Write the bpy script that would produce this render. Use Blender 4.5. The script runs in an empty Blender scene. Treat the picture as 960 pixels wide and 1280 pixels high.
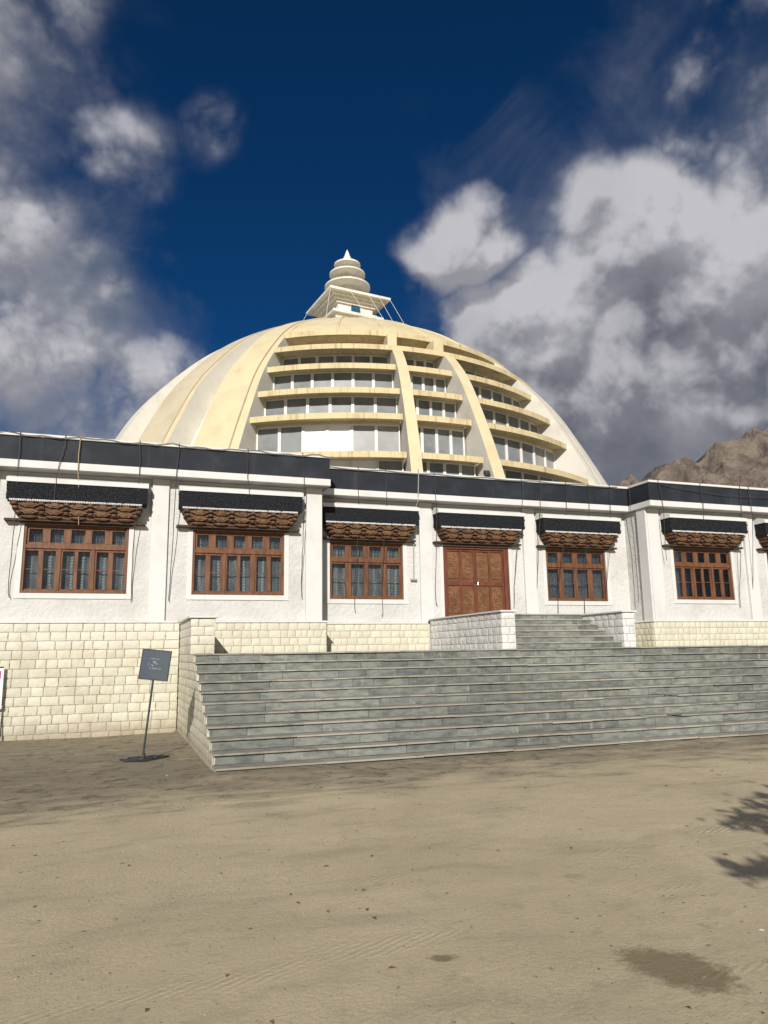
import bpy, bmesh, math, random
import numpy as np
from mathutils import Vector, Matrix, noise
random.seed(7)
R_ = math.radians
sc = bpy.context.scene
col = sc.collection

# ------------------------------------------------------------------ camera
cam_d = bpy.data.cameras.new('camera'); cam = bpy.data.objects.new('camera', cam_d); col.objects.link(cam)
sc.camera = cam
cam_d.sensor_fit = 'VERTICAL'; cam_d.sensor_height = 36.0; cam_d.lens = 930/1280*36
cam_d.clip_start = 0.05; cam_d.clip_end = 6000
CM = Matrix(((0.941738, -0.047266, -0.33301), (-0.335941, -0.180824, -0.924363), (-0.016525, 0.982379, -0.186167)))
# rows are world axes seen by the camera; the third column is backward
CM[0][2] *= 1; 
cam.matrix_world = Matrix.Translation((0, 0, 1.62)) @ CM.to_4x4()

# ------------------------------------------------------------------ light
SUN_AZ, SUN_EL = R_(22), R_(24.5)
sdir = Vector((-math.sin(SUN_AZ)*math.cos(SUN_EL), -math.cos(SUN_AZ)*math.cos(SUN_EL), math.sin(SUN_EL)))
sd = bpy.data.lights.new('sun', 'SUN'); sd.energy = 4.6; sd.angle = R_(0.5); sd.color = (1.0, 0.95, 0.88)
so = bpy.data.objects.new('sun', sd); col.objects.link(so); so.rotation_euler = sdir.to_track_quat('Z', 'Y').to_euler()
so.location = sdir*60

sc.view_settings.view_transform = 'Standard'; sc.view_settings.look = 'None'
sc.view_settings.gamma = 1; sc.view_settings.use_curve_mapping = False; sc.view_settings.exposure = 0.0
sc.render.film_transparent = False
sc.cycles.max_bounces = 6

class NT:
    """small node helper"""
    def __init__(s, tree): s.t = tree; s.n = tree.nodes; s.l = tree.links
    def new(s, typ, **kw):
        n = s.n.new(typ)
        for k, v in kw.items(): setattr(n, k, v)
        return n
    def link(s, a, b): s.l.new(a, b)
    def put(s, sock, v):
        if isinstance(v, bpy.types.NodeSocket): s.link(v, sock)
        elif v is not None: sock.default_value = v
    def math(s, op, a, b=None, c=None, clamp=False):
        n = s.new('ShaderNodeMath', operation=op, use_clamp=clamp)
        s.put(n.inputs[0], a); s.put(n.inputs[1], b); s.put(n.inputs[2], c); return n.outputs[0]
    def vmath(s, op, a, b=None, out=0):
        n = s.new('ShaderNodeVectorMath', operation=op)
        s.put(n.inputs[0], a); s.put(n.inputs[1], b); return n.outputs[out]
    def noise(s, vec, scale, detail=4, rough=0.55, dist=0.0):
        n = s.new('ShaderNodeTexNoise'); s.put(n.inputs['Vector'], vec)
        n.inputs['Scale'].default_value = scale; n.inputs['Detail'].default_value = detail
        n.inputs['Roughness'].default_value = rough; n.inputs['Distortion'].default_value = dist
        return n.outputs['Fac']
    def smooth(s, v, a, b, lo=0.0, hi=1.0):
        n = s.new('ShaderNodeMapRange', interpolation_type='SMOOTHSTEP')
        s.put(n.inputs['Value'], v); n.inputs['From Min'].default_value = a; n.inputs['From Max'].default_value = b
        n.inputs['To Min'].default_value = lo; n.inputs['To Max'].default_value = hi
        return n.outputs[0]
    def mix(s, f, a, b, mode='MIX'):
        n = s.new('ShaderNodeMix', data_type='RGBA', blend_type=mode)
        s.put(n.inputs[0], f); s.put(n.inputs[6], a); s.put(n.inputs[7], b); return n.outputs[2]
    def mapping(s, vec, scale=(1, 1, 1), rot=(0, 0, 0), loc=(0, 0, 0)):
        n = s.new('ShaderNodeMapping'); s.put(n.inputs[0], vec)
        n.inputs['Scale'].default_value = scale; n.inputs['Rotation'].default_value = rot; n.inputs['Location'].default_value = loc
        return n.outputs[0]

# ------------------------------------------------------------------ sky
world = bpy.data.worlds.new('World'); sc.world = world; world.use_nodes = True
w = NT(world.node_tree); w.n.clear()
sky = w.new('ShaderNodeTexSky', sky_type='NISHITA'); sky.sun_disc = False
sky.sun_elevation = SUN_EL; sky.sun_rotation = math.atan2(sdir.x, sdir.y)
sky.altitude = 3500; sky.air_density = 0.9; sky.dust_density = 0.6; sky.ozone_density = 2.5
blue = w.mix(1.0, sky.outputs[0], (0.055, 0.30, 0.50, 1), 'MULTIPLY')
# cloud field: a few large banks in given directions of the sky, broken up by noise
BANKS = [  # direction, angular radius, weight
    ((-0.24, 0.75, 0.62), 0.24, 0.52), ((-0.13, 0.79, 0.60), 0.12, 0.22), ((-0.01, 0.82, 0.57), 0.085, 0.33), ((0.075, 0.79, 0.61), 0.055, 0.28),
    ((-0.13, 0.89, 0.44), 0.13, 0.55), ((-0.10, 0.93, 0.36), 0.19, 0.62), ((0.03, 0.95, 0.34), 0.13, 0.55),
    ((0.383, 0.775, 0.500), 0.078, 1.15), ((0.425, 0.768, 0.492), 0.060, 1.15), ((0.365, 0.81, 0.465), 0.05, 0.50),
    ((0.52, 0.68, 0.51), 0.09, 0.95), ((0.47, 0.79, 0.40), 0.12, 1.2), ((0.57, 0.68, 0.46), 0.14, 1.25),
    ((0.57, 0.76, 0.33), 0.20, 1.5), ((0.70, 0.62, 0.36), 0.25, 1.45), ((0.64, 0.57, 0.52), 0.15, 0.50), ((0.62, 0.50, 0.62), 0.20, 0.42),
    ((0.80, 0.45, 0.40), 0.30, 1.0), ((-0.6, 0.7, 0.4), 0.4, 0.9), ((0.3, 0.95, 0.06), 0.25, 0.9), ((0.0, 0.99, 0.1), 0.3, 0.8),
    ((-0.3, -0.9, 0.25), 0.7, 1.3), ((0.8, -0.5, 0.3), 0.7, 1.2), ((-0.9, -0.2, 0.3), 0.6, 1.1), ((0.1, -0.6, 0.8), 0.6, 0.9), ((0.2, -0.95, 0.15), 0.6, 1.2)]  # unseen banks behind the camera, added to grey the reflections and shadows
grp = bpy.data.node_groups.new('cloud_density', 'ShaderNodeTree')
grp.interface.new_socket('Vector', in_out='INPUT', socket_type='NodeSocketVector')
grp.interface.new_socket('Density', in_out='OUTPUT', socket_type='NodeSocketFloat')
g = NT(grp); gi = g.new('NodeGroupInput'); go = g.new('NodeGroupOutput')
gv = g.vmath('NORMALIZE', gi.outputs[0])
wn = g.new('ShaderNodeTexNoise'); g.put(wn.inputs['Vector'], gv); wn.inputs['Scale'].default_value = 5; wn.inputs['Detail'].default_value = 3
wo = g.vmath('MULTIPLY', g.vmath('SUBTRACT', wn.outputs['Color'], (0.5, 0.5, 0.5)), (0.12, 0.12, 0.12))
wv = g.vmath('ADD', gv, wo)
acc = None
for d, r, wt in BANKS:
    dist = g.vmath('DISTANCE', wv, tuple(Vector(d).normalized()), out=1)
    m = g.smooth(dist, r*1.25, r*0.25, 0.0, wt)
    acc = m if acc is None else g.math('MAXIMUM', acc, m)
n1 = g.noise(gv, 6.4, 9, 0.60, 0.25); n2 = g.noise(gv, 2.6, 4, 0.5)
nb = None
for sc_, am in ((5.5, 0.50), (12.0, 0.27), (26.0, 0.15), (55.0, 0.08)):   # billows
    q = g.math('MULTIPLY', g.math('ABSOLUTE', g.math('SUBTRACT', g.noise(g.vmath('ADD', gv, (sc_*.37, 0, 0)), sc_, 1, 0.5, 0.2), 0.5)), am*2)
    nb = q if nb is None else g.math('ADD', nb, q)
nz = g.math('ADD', g.math('MULTIPLY', g.math('SUBTRACT', nb, 0.17), 1.7), g.math('MULTIPLY', g.math('SUBTRACT', n1, 0.5), 1.1))
dd = g.math('ADD', acc, g.math('MULTIPLY', nz, g.smooth(acc, 0.0, 0.45, 0.0, 1.0)))
dd = g.math('ADD', dd, g.math('MULTIPLY', g.math('SUBTRACT', n2, 0.5), 0.35))
g.put(go.inputs[0], dd)
tc = w.new('ShaderNodeTexCoord')
def dens(vec):
    n = w.new('ShaderNodeGroup'); n.node_tree = grp; w.put(n.inputs[0], vec); return n.outputs[0]
v0 = tc.outputs['Generated']
D0 = dens(v0)
D1 = dens(w.vmath('ADD', v0, (-0.016, -0.008, 0.026)))
D2 = dens(w.vmath('ADD', v0, (-0.03, -0.02, 0.10)))
alpha = w.smooth(D0, 0.12, 0.84)
alpha = w.math('POWER', alpha, 1.2)
edge = w.smooth(w.math('SUBTRACT', D0, D1), -0.16, 0.36)
thick = w.smooth(D2, 0.3, 1.9)
lit = w.math('SUBTRACT', 0.42, w.math('MULTIPLY', thick, 0.44))
lit = w.math('ADD', lit, w.math('MULTIPLY', edge, 0.58))
lit = w.math('ADD', lit, w.math('MULTIPLY', w.math('SUBTRACT', w.noise(v0, 5.0, 6, 0.6, 0.3), 0.5), 0.7))
lit = w.math('MULTIPLY', lit, 1.0, clamp=True)
ccol = w.mix(lit, (1.15, 1.25, 1.60, 1), (5.4, 5.35, 5.7, 1))
# thin soft veils lying behind the billows
veil = None
for d, rr, am in (((-0.12, 0.92, 0.36), 0.27, 0.80), ((-0.26, 0.77, 0.60), 0.27, 0.55), ((0.70, 0.52, 0.52), 0.33, 0.60), ((0.66, 0.68, 0.25), 0.45, 0.9)):
    ds = w.vmath('DISTANCE', v0, tuple(Vector(d).normalized()), out=1)
    ds = w.math('ADD', ds, w.math('MULTIPLY', w.math('SUBTRACT', w.noise(v0, 5.0, 7, 0.6, 0.4), 0.5), rr*1.3))
    q = w.smooth(ds, rr, rr*0.3, 0, am); veil = q if veil is None else w.math('MAXIMUM', veil, q)
vn = w.smooth(w.noise(v0, 3.6, 8, 0.55, 0.5), 0.36, 0.64)
veil = w.math('MULTIPLY', veil, vn)
back = w.mix(veil, blue, w.mix(w.smooth(w.noise(v0, 6.0, 5, 0.5, 0.3), 0.35, 0.65), (1.5, 1.75, 2.25, 1), (2.9, 3.0, 3.5, 1)))
skyc = w.mix(alpha, back, ccol)
bg = w.new('ShaderNodeBackground'); w.put(bg.inputs['Color'], skyc); bg.inputs['Strength'].default_value = 0.1
ow = w.new('ShaderNodeOutputWorld'); w.link(bg.outputs[0], ow.inputs[0])
try: world.cycles.sampling_method = 'MANUAL'; world.cycles.sample_map_resolution = 512
except Exception: pass

# ------------------------------------------------------------------ materials
def mat(name, base, rough=0.85, base2=None, nscale=3.0, ncon=(0.35, 0.65), bump=0.0, bscale=40.0, bdist=0.01, bdetail=5,
        spec=0.3, metallic=0.0, island=None, streak=None, stretch=(1, 1, 1), extra=None, coord='obj'):
    m = bpy.data.materials.new(name); m.use_nodes = True; t = NT(m.node_tree)
    b = t.n['Principled BSDF']; b.inputs['Roughness'].default_value = rough
    b.inputs['Specular IOR Level'].default_value = spec; b.inputs['Metallic'].default_value = metallic
    geo = t.new('ShaderNodeNewGeometry'); pos = geo.outputs['Position']
    if stretch != (1, 1, 1): pvec = t.mapping(pos, scale=stretch)
    else: pvec = pos
    c = None
    if base2 is not None:
        f = t.smooth(t.noise(pvec, nscale, 6, 0.6), *ncon)
        c = t.mix(f, (*base, 1), (*base2, 1))
    else:
        b.inputs['Base Color'].default_value = (*base, 1); m.diffuse_color = (*base, 1)
        c = (*base, 1)
    if island:   # tone differs from slab to slab
        lo, hi = island
        ri = geo.outputs['Random Per Island']
        k = t.math('ADD', t.math('MULTIPLY', ri, hi-lo), lo)
        kc = t.new('ShaderNodeCombineXYZ'); 
        for i in range(3): t.put(kc.inputs[i], k)
        c = t.mix(1.0, c, kc.outputs[0], 'MULTIPLY')
    if streak:   # stains running down
        sv = t.mapping(pos, scale=streak[1])
        f = t.smooth(t.noise(sv, 1.0, 5, 0.6), streak[2], streak[3], 0.0, streak[4])
        c = t.mix(f, c, (*streak[0], 1))
    if extra: c = extra(t, c, pos, geo)
    t.put(b.inputs['Base Color'], c)
    if bump:
        bp = t.new('ShaderNodeBump'); bp.inputs['Strength'].default_value = bump; bp.inputs['Distance'].default_value = bdist
        t.put(bp.inputs['Height'], t.noise(pvec, bscale, bdetail, 0.65)); t.link(bp.outputs[0], b.inputs['Normal'])
    return m

def dirty_foot(z0, z1, dirt, amt):
    def f(t, c, pos, geo):
        s1 = t.new('ShaderNodeSeparateXYZ'); t.put(s1.inputs[0], pos)
        wz = t.math('ADD', s1.outputs[2], t.math('MULTIPLY', t.math('SUBTRACT', t.noise(pos, 1.1, 5, 0.65), 0.5), 1.2))
        c = t.mix(t.smooth(wz, 1.5, 2.1, 0, 0.75), c, (0.69, 0.665, 0.58, 1))
        c = t.mix(t.smooth(t.noise(pos, 0.9, 6, 0.7), 0.60, 0.74, 0, 0.5), c, (0.50, 0.44, 0.33, 1))
        sx = t.new('ShaderNodeSeparateXYZ'); t.put(sx.inputs[0], pos)
        zn = t.math('ADD', sx.outputs[2], t.math('MULTIPLY', t.math('SUBTRACT', t.noise(pos, 2.2, 5, 0.65), 0.5), 0.55))
        return t.mix(t.smooth(zn, z1, z0, 0, amt), c, (*dirt, 1))
    return f

M = {}
M['plaster'] = mat('rough_white_plaster', (0.64, 0.635, 0.61), 0.92, (0.56, 0.55, 0.52), 1.3, (0.42, 0.72), bump=0.9, bscale=9, bdist=0.05, bdetail=6,
                   streak=((0.42, 0.39, 0.33), (5, 5, 0.35), 0.60, 0.78, 0.45))
M['smooth_white'] = mat('smooth_white_paint', (0.67, 0.665, 0.645), 0.75, (0.62, 0.61, 0.58), 1.7, (0.45, 0.7), bump=0.15, bscale=30,
                        streak=((0.42, 0.40, 0.36), (9, 9, 0.5), 0.60, 0.80, 0.35))
M['black_band'] = mat('dark_blue_black_paint', (0.014, 0.018, 0.025), 0.7, (0.030, 0.036, 0.046), 1.4, (0.4, 0.75), bump=0.3, bscale=25,
                      streak=((0.055, 0.06, 0.07), (6, 6, 0.6), 0.58, 0.8, 0.5))
M['cream_stone'] = mat('cream_painted_stone', (0.66, 0.635, 0.52), 0.88, (0.60, 0.555, 0.42), 2.5, (0.4, 0.7), bump=0.8, bscale=11, bdist=0.035, bdetail=8,
                       island=(0.86, 1.04), extra=dirty_foot(-0.05, 0.40, (0.33, 0.27, 0.19), 0.7))
M['plinth_stone'] = mat('pale_yellow_painted_stone', (0.68, 0.65, 0.52), 0.88, (0.66, 0.62, 0.48), 2.5, (0.4, 0.7), bump=0.7, bscale=12, bdist=0.03, bdetail=8,
                        island=(0.90, 1.03))
M['white_stone'] = mat('white_painted_stone', (0.76, 0.755, 0.73), 0.85, (0.66, 0.65, 0.61), 3, (0.4, 0.7), bump=0.8, bscale=12, bdist=0.035, bdetail=8, island=(0.9, 1.03))
M['mortar'] = mat('dusty_mortar', (0.40, 0.36, 0.27), 0.95, (0.27, 0.24, 0.18), 5, bump=0.4, bscale=60)
M['cream_mortar'] = mat('cream_painted_mortar', (0.56, 0.51, 0.38), 0.95, (0.42, 0.37, 0.27), 5, bump=0.4, bscale=60)
M['white_mortar'] = mat('pale_mortar', (0.50, 0.49, 0.46), 0.95, (0.38, 0.37, 0.34), 5, bump=0.4, bscale=60)
M['slate'] = mat('grey_green_slate', (0.225, 0.235, 0.210), 0.72, (0.120, 0.132, 0.122), 5.5, (0.35, 0.7), bump=0.45, bscale=22, bdist=0.008, island=(0.68, 1.25),
                 streak=((0.40, 0.39, 0.34), (9, 9, 3), 0.58, 0.76, 0.6), stretch=(0.7, 1, 2))
M['slate_top'] = mat('dusty_slate_tread', (0.26, 0.245, 0.20), 0.85, (0.17, 0.17, 0.15), 2.2, (0.35, 0.7), bump=0.3, bscale=30, bdist=0.006, island=(0.8, 1.2))
M['nosing'] = mat('pale_tread_nosing', (0.34, 0.32, 0.26), 0.85, (0.20, 0.195, 0.17), 4, (0.45, 0.72), bump=0.3, bscale=30, bdist=0.006, island=(0.75, 1.15))
def wood(name, a, b_, c=None, rough=0.5):
    return mat(name, a, rough, b_, 2.0, (0.3, 0.7), bump=0.25, bscale=14, bdist=0.006, stretch=(6, 6, 1.2), spec=0.35)
M['red_wood'] = wood('varnished_red_brown_wood', (0.20, 0.088, 0.040), (0.11, 0.046, 0.022))
M['dark_wood'] = wood('dark_weathered_wood', (0.085, 0.045, 0.026), (0.045, 0.026, 0.018), rough=0.7)
M['frieze_wood'] = wood('brown_frieze_wood', (0.15, 0.075, 0.038), (0.09, 0.045, 0.025), rough=0.7)
M['carved_wood'] = mat('carved_bracket_wood', (0.185, 0.10, 0.048), 0.65, (0.10, 0.052, 0.028), 9, (0.35, 0.65), bump=0.6, bscale=45, bdist=0.012,
                       streak=((0.32, 0.20, 0.06), (14, 14, 22), 0.60, 0.72, 0.7))
def carved(t, c, pos, geo):
    v = t.new('ShaderNodeTexVoronoi', feature='DISTANCE_TO_EDGE'); t.put(v.inputs['Vector'], pos); v.inputs['Scale'].default_value = 16
    return t.mix(t.smooth(v.outputs['Distance'], 0.02, 0.22, 0.75, 0.0), c, (0.11, 0.052, 0.026, 1))
M['door_wood'] = mat('carved_door_wood', (0.27, 0.13, 0.058), 0.5, (0.16, 0.072, 0.032), 3.5, (0.35, 0.65), bump=0.5, bscale=35, bdist=0.01, extra=carved)
M['door_frame'] = wood('red_painted_door_frame', (0.19, 0.055, 0.03), (0.11, 0.038, 0.022))
M['fringe'] = mat('black_brushwood_fringe', (0.012, 0.014, 0.018), 0.85, (0.040, 0.043, 0.052), 26, (0.45, 0.7), bump=1.0, bscale=55, bdist=0.03)
def glass(name, tint, fac):
    m = bpy.data.materials.new(name); m.use_nodes = True; t = NT(m.node_tree); t.n.clear()
    tr = t.new('ShaderNodeBsdfTransparent'); tr.inputs[0].default_value = (*tint, 1)
    gl = t.new('ShaderNodeBsdfGlossy'); gl.inputs['Roughness'].default_value = 0.04; gl.inputs[0].default_value = (0.9, 0.92, 0.95, 1)
    fr = t.new('ShaderNodeFresnel'); fr.inputs[0].default_value = 1.5
    mx = t.new('ShaderNodeMixShader'); t.put(mx.inputs[0], t.math('ADD', fr.outputs[0], fac)); t.link(tr.outputs[0], mx.inputs[1]); t.link(gl.outputs[0], mx.inputs[2])
    o = t.new('ShaderNodeOutputMaterial'); t.link(mx.outputs[0], o.inputs[0]); return m
M['glass'] = glass('window_glass', (0.72, 0.75, 0.76), 0.02)
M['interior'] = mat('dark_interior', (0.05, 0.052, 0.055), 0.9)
def lace(t, c, pos, geo):
    wv = t.new('ShaderNodeTexWave', wave_type='BANDS', bands_direction='X'); t.put(wv.inputs['Vector'], pos)
    wv.inputs['Scale'].default_value = 1.45; wv.inputs['Distortion'].default_value = 2.5; wv.inputs['Detail'].default_value = 2
    a = t.smooth(wv.outputs['Fac'], 0.78, 0.92)
    wz = t.new('ShaderNodeTexWave', wave_type='BANDS', bands_direction='Z'); t.put(wz.inputs['Vector'], pos); wz.inputs['Scale'].default_value = 4.5; wz.inputs['Distortion'].default_value = 1.5
    a2 = t.math('MULTIPLY', a, t.smooth(wz.outputs['Fac'], 0.2, 0.6, 0.25, 1.0))
    return t.mix(a2, c, (0.72, 0.70, 0.65, 1))
M['curtain'] = mat('grey_curtain_with_white_lace', (0.24, 0.24, 0.24), 0.95, (0.40, 0.395, 0.385), 3, extra=lace)
M['net'] = mat('dark_net_curtain', (0.17, 0.168, 0.16), 0.95, (0.28, 0.27, 0.25), 12)
# dome
stain = dict(streak=((0.36, 0.22, 0.10), (3.2, 3.2, 0.35), 0.62, 0.80, 0.55))
M['yellow'] = mat('pale_yellow_paint', (0.67, 0.585, 0.375), 0.8, (0.60, 0.515, 0.325), 1.4, (0.4, 0.7), bump=0.25, bscale=12, bdist=0.02,
                  streak=((0.46, 0.36, 0.21), (2.4, 2.4, 0.7), 0.56, 0.80, 0.4))
M['beige'] = mat('faded_beige_paint', (0.60, 0.53, 0.38), 0.85, (0.52, 0.45, 0.32), 0.8, (0.4, 0.7), bump=0.25, bscale=12, bdist=0.02,
                 streak=((0.40, 0.32, 0.20), (1.6, 1.6, 0.8), 0.58, 0.8, 0.5))
M['ledge'] = mat('stained_yellow_ledge_paint', (0.66, 0.56, 0.33), 0.85, (0.55, 0.45, 0.27), 1.5, (0.4, 0.7), bump=0.25, bscale=18, bdist=0.02,
                 streak=((0.33, 0.20, 0.10), (8, 8, 0.4), 0.50, 0.68, 0.55))
M['roof_dust'] = mat('grey_dusty_screed', (0.20, 0.19, 0.17), 0.95, (0.14, 0.135, 0.12), 2)
M['dome_white'] = mat('white_dome_paint', (0.72, 0.69, 0.61), 0.8, (0.62, 0.59, 0.51), 1.0, (0.4, 0.7), bump=0.15, bscale=10, bdist=0.02,
                      streak=((0.50, 0.45, 0.36), (2.2, 2.2, 0.5), 0.60, 0.82, 0.4))
M['frame_white'] = mat('white_window_frame', (0.80, 0.79, 0.75), 0.5)
def pglass(name, base, rough, spec=0.6):
    return mat(name, base, rough, spec=spec)
M['dome_glass'] = mat('dusty_tinted_dome_glass', (0.18, 0.195, 0.20), 0.40, (0.25, 0.265, 0.27), 1.5, spec=0.3)
M['dome_inside'] = mat('dim_dome_interior', (0.10, 0.115, 0.12), 0.9, (0.16, 0.17, 0.175), 0.8)
M['pale_blind'] = mat('grey_blind_behind_glass', (0.30, 0.31, 0.31), 0.4, (0.36, 0.36, 0.35), 2, spec=0.4)
M['glare_white'] = mat('glare_white_pane', (0.86, 0.88, 0.90), 0.35, spec=0.6)  # flat white pane colour; in the main row it paints sun glare on glass
M['spire_white'] = mat('off_white_spire_paint', (0.74, 0.71, 0.63), 0.8, (0.63, 0.60, 0.52), 3, (0.4, 0.7), bump=0.2, bscale=20, bdist=0.01,
                       streak=((0.5, 0.42, 0.3), (6, 6, 1), 0.6, 0.8, 0.4))
M['blue_glass'] = mat('deep_blue_glass', (0.01, 0.06, 0.13), 0.1, (0.02, 0.12, 0.18), 6, spec=0.7)
M['seam'] = mat('rusty_joint_sealant', (0.30, 0.17, 0.09), 0.9)
M['cable'] = mat('dark_cable', (0.05, 0.048, 0.045), 0.6)
M['pale_cable'] = mat('sun_bleached_cable', (0.34, 0.26, 0.15), 0.7)
M['pipe'] = mat('grey_conduit', (0.30, 0.30, 0.30), 0.5)
M['steel'] = mat('dull_black_steel', (0.035, 0.045, 0.05), 0.5, (0.07, 0.075, 0.075), 12, metallic=0.3)
M['brass'] = mat('brass_handle', (0.75, 0.6, 0.35), 0.3, metallic=0.9)
M['sign_blue'] = mat('faded_navy_enamel', (0.032, 0.050, 0.082), 0.45, (0.042, 0.062, 0.075), 3, (0.4, 0.65), bump=0.1, bscale=20, spec=0.5)
M['sign_mark'] = mat('worn_white_lettering', (0.42, 0.42, 0.40), 0.7, (0.09, 0.10, 0.12), 40, (0.42, 0.60))
M['poster'] = mat('white_printed_vinyl', (0.78, 0.78, 0.80), 0.5, (0.70, 0.70, 0.74), 8)
M['magenta'] = mat('magenta_print', (0.38, 0.05, 0.14), 0.5)

# ------------------------------------------------------------------ mesh builder
class MB:
    def __init__(s): s.v = []; s.f = []; s.m = []; s.mats = []
    def mi(s, m):
        if m not in s.mats: s.mats.append(m)
        return s.mats.index(m)
    def add(s, vs, fs, m):
        k = len(s.v); s.v += [tuple(p) for p in vs]; i = s.mi(m)
        for f in fs: s.f.append(tuple(a+k for a in f)); s.m.append(i)
        return s
    def box(s, x0, x1, y0, y1, z0, z1, m):
        vs = [(x0, y0, z0), (x1, y0, z0), (x1, y1, z0), (x0, y1, z0), (x0, y0, z1), (x1, y0, z1), (x1, y1, z1), (x0, y1, z1)]
        return s.add(vs, [(0, 3, 2, 1), (4, 5, 6, 7), (0, 1, 5, 4), (1, 2, 6, 5), (2, 3, 7, 6), (3, 0, 4, 7)], m)
    def obox(s, o, u, v, n, a, b, c, m):
        """box centred at o with half sizes a,b,c along unit axes u,v,n"""
        o, u, v, n = map(Vector, (o, u, v, n)); vs = []
        for k in (-1, 1):
            for i, j in ((-1, -1), (1, -1), (1, 1), (-1, 1)): vs.append(o+u*a*i+v*b*j+n*c*k)
        return s.add(vs, [(0, 3, 2, 1), (4, 5, 6, 7), (0, 1, 5, 4), (1, 2, 6, 5), (2, 3, 7, 6), (3, 0, 4, 7)], m)
    def prism(s, poly, f0, f1, m):
        """poly: 2-D points, f0/f1 map a 2-D point to 3-D for both ends"""
        n = len(poly); vs = [f0(*p) for p in poly]+[f1(*p) for p in poly]
        fs = [tuple(range(n))[::-1], tuple(range(n, 2*n))]+[(i, (i+1) % n, n+(i+1) % n, n+i) for i in range(n)]
        return s.add(vs, fs, m)
    def lathe(s, prof, cx, cy, m, n=48, a0=0, a1=360, cap=False):
        full = abs(a1-a0-360) < 1e-6; k = n if full else n+1; vs = []
        for i in range(k):
            a = R_(a0+(a1-a0)*i/n)
            for r, z in prof: vs.append((cx+r*math.sin(a), cy-r*math.cos(a), z))
        L = len(prof); fs = []
        for i in range(n):
            j = (i+1) % k
            for q in range(L-1): fs.append((i*L+q, j*L+q, j*L+q+1, i*L+q+1))
        return s.add(vs, fs, m)
    def tube(s, pts, r, m, n=6):
        pts = [Vector(p) for p in pts]; rr = r if isinstance(r, (list, tuple)) else [r]*len(pts); vs = []
        for i, p in enumerate(pts):
            d = (pts[min(i+1, len(pts)-1)]-pts[max(i-1, 0)]).normalized()
            a = d.orthogonal().normalized() if abs(d.z) < 0.9 else d.cross(Vector((0, 1, 0))).normalized()
            if i and prev is not None:
                a = (prev-d*prev.dot(d)).normalized()
            prev = a; b = d.cross(a)
            for k in range(n): t = 2*math.pi*k/n; vs.append(p+(a*math.cos(t)+b*math.sin(t))*rr[i])
        fs = [(i*n+k, i*n+(k+1) % n, (i+1)*n+(k+1) % n, (i+1)*n+k) for i in range(len(pts)-1) for k in range(n)]
        fs += [tuple(range(n))[::-1], tuple(range((len(pts)-1)*n, len(pts)*n))]
        return s.add(vs, fs, m)
    def stone(s, o, u, n, a, b, z0, z1, m, relief=0.03, rnd=random):
        """rock-faced block: face from a to b along u and z0..z1, bulging along n"""
        o, u, n = Vector(o), Vector(u), Vector(n); K = 4; vs = []; g = 0.006
        j = lambda q: rnd.uniform(-q, q)
        a += g+rnd.uniform(0, .004); b -= g+rnd.uniform(0, .004); z0 += g; z1 -= g
        tl = j(.004)
        for q in range(K+1):
            for p in range(K+1):
                x = a+(b-a)*p/K; z = z0+(z1-z0)*q/K
                e = min(p, K-p, 1)*min(q, K-q, 1)
                h = 0.012 if e == 0 else relief*rnd.uniform(0.75, 1.05)
                vs.append(o+u*(x+(j(.006)))+Vector((0, 0, z+j(.004)+tl*(p/K-.5)))+n*h)
        B = len(vs)
        for (x, z) in ((a, z0), (b, z0), (b, z1), (a, z1)): vs.append(o+u*x+Vector((0, 0, z))-n*0.03)
        fs = [(q*(K+1)+p, q*(K+1)+p+1, (q+1)*(K+1)+p+1, (q+1)*(K+1)+p) for q in range(K) for p in range(K)]
        fs.append(tuple(list(range(0, K+1))[::-1]+[B, B+1])); 
        fs.append(tuple([K*(K+1)+p for p in range(K+1)]+[B+2, B+3]))
        fs.append(tuple([q*(K+1) for q in range(K+1)]+[B+3, B]))
        fs.append(tuple([q*(K+1)+K for q in range(K, -1, -1)]+[B+1, B+2]))
        return s.add(vs, fs, m)
    def courses(s, o, u, n, a, b, zs, m, wid=(0.26, 0.5), relief=0.03):
        """rows of stones; a/b may be functions of the row index"""
        for k in range(len(zs)-1):
            A = a(k) if callable(a) else a; Bq = b(k) if callable(b) else b
            x = A; first = True
            while x < Bq-0.02:
                wd = random.uniform(*wid)*(0.6 if first and k % 2 else 1); first = False
                e = x+wd
                if Bq-e < wid[0]*0.6: e = Bq
                e = min(e, Bq)
                s.stone(o, u, n, x, e, zs[k], zs[k+1], m, relief); x = e
        return s
    def build(s, name, parent=None, smooth=False, bevel=0.0, loc=None, shadeflat=True):
        me = bpy.data.meshes.new(name); 
        me.from_pydata(s.v, [], s.f); me.update()
        for mm in s.mats: me.materials.append(M[mm] if isinstance(mm, str) else mm)
        me.polygons.foreach_set('material_index', s.m)
        bm = bmesh.new(); bm.from_mesh(me); bmesh.ops.recalc_face_normals(bm, faces=bm.faces); bm.to_mesh(me); bm.free()
        if smooth: me.polygons.foreach_set('use_smooth', [True]*len(me.polygons))
        ob = bpy.data.objects.new(name, me); col.objects.link(ob)
        if parent is not None: ob.parent = parent
        if bevel:
            b = ob.modifiers.new('bevel', 'BEVEL'); b.width = bevel; b.segments = 2; b.limit_method = 'ANGLE'; b.angle_limit = R_(40)
        if smooth == 'angle':
            try:
                me.set_sharp_from_angle(angle=R_(50))
            except Exception: pass
        return ob

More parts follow.
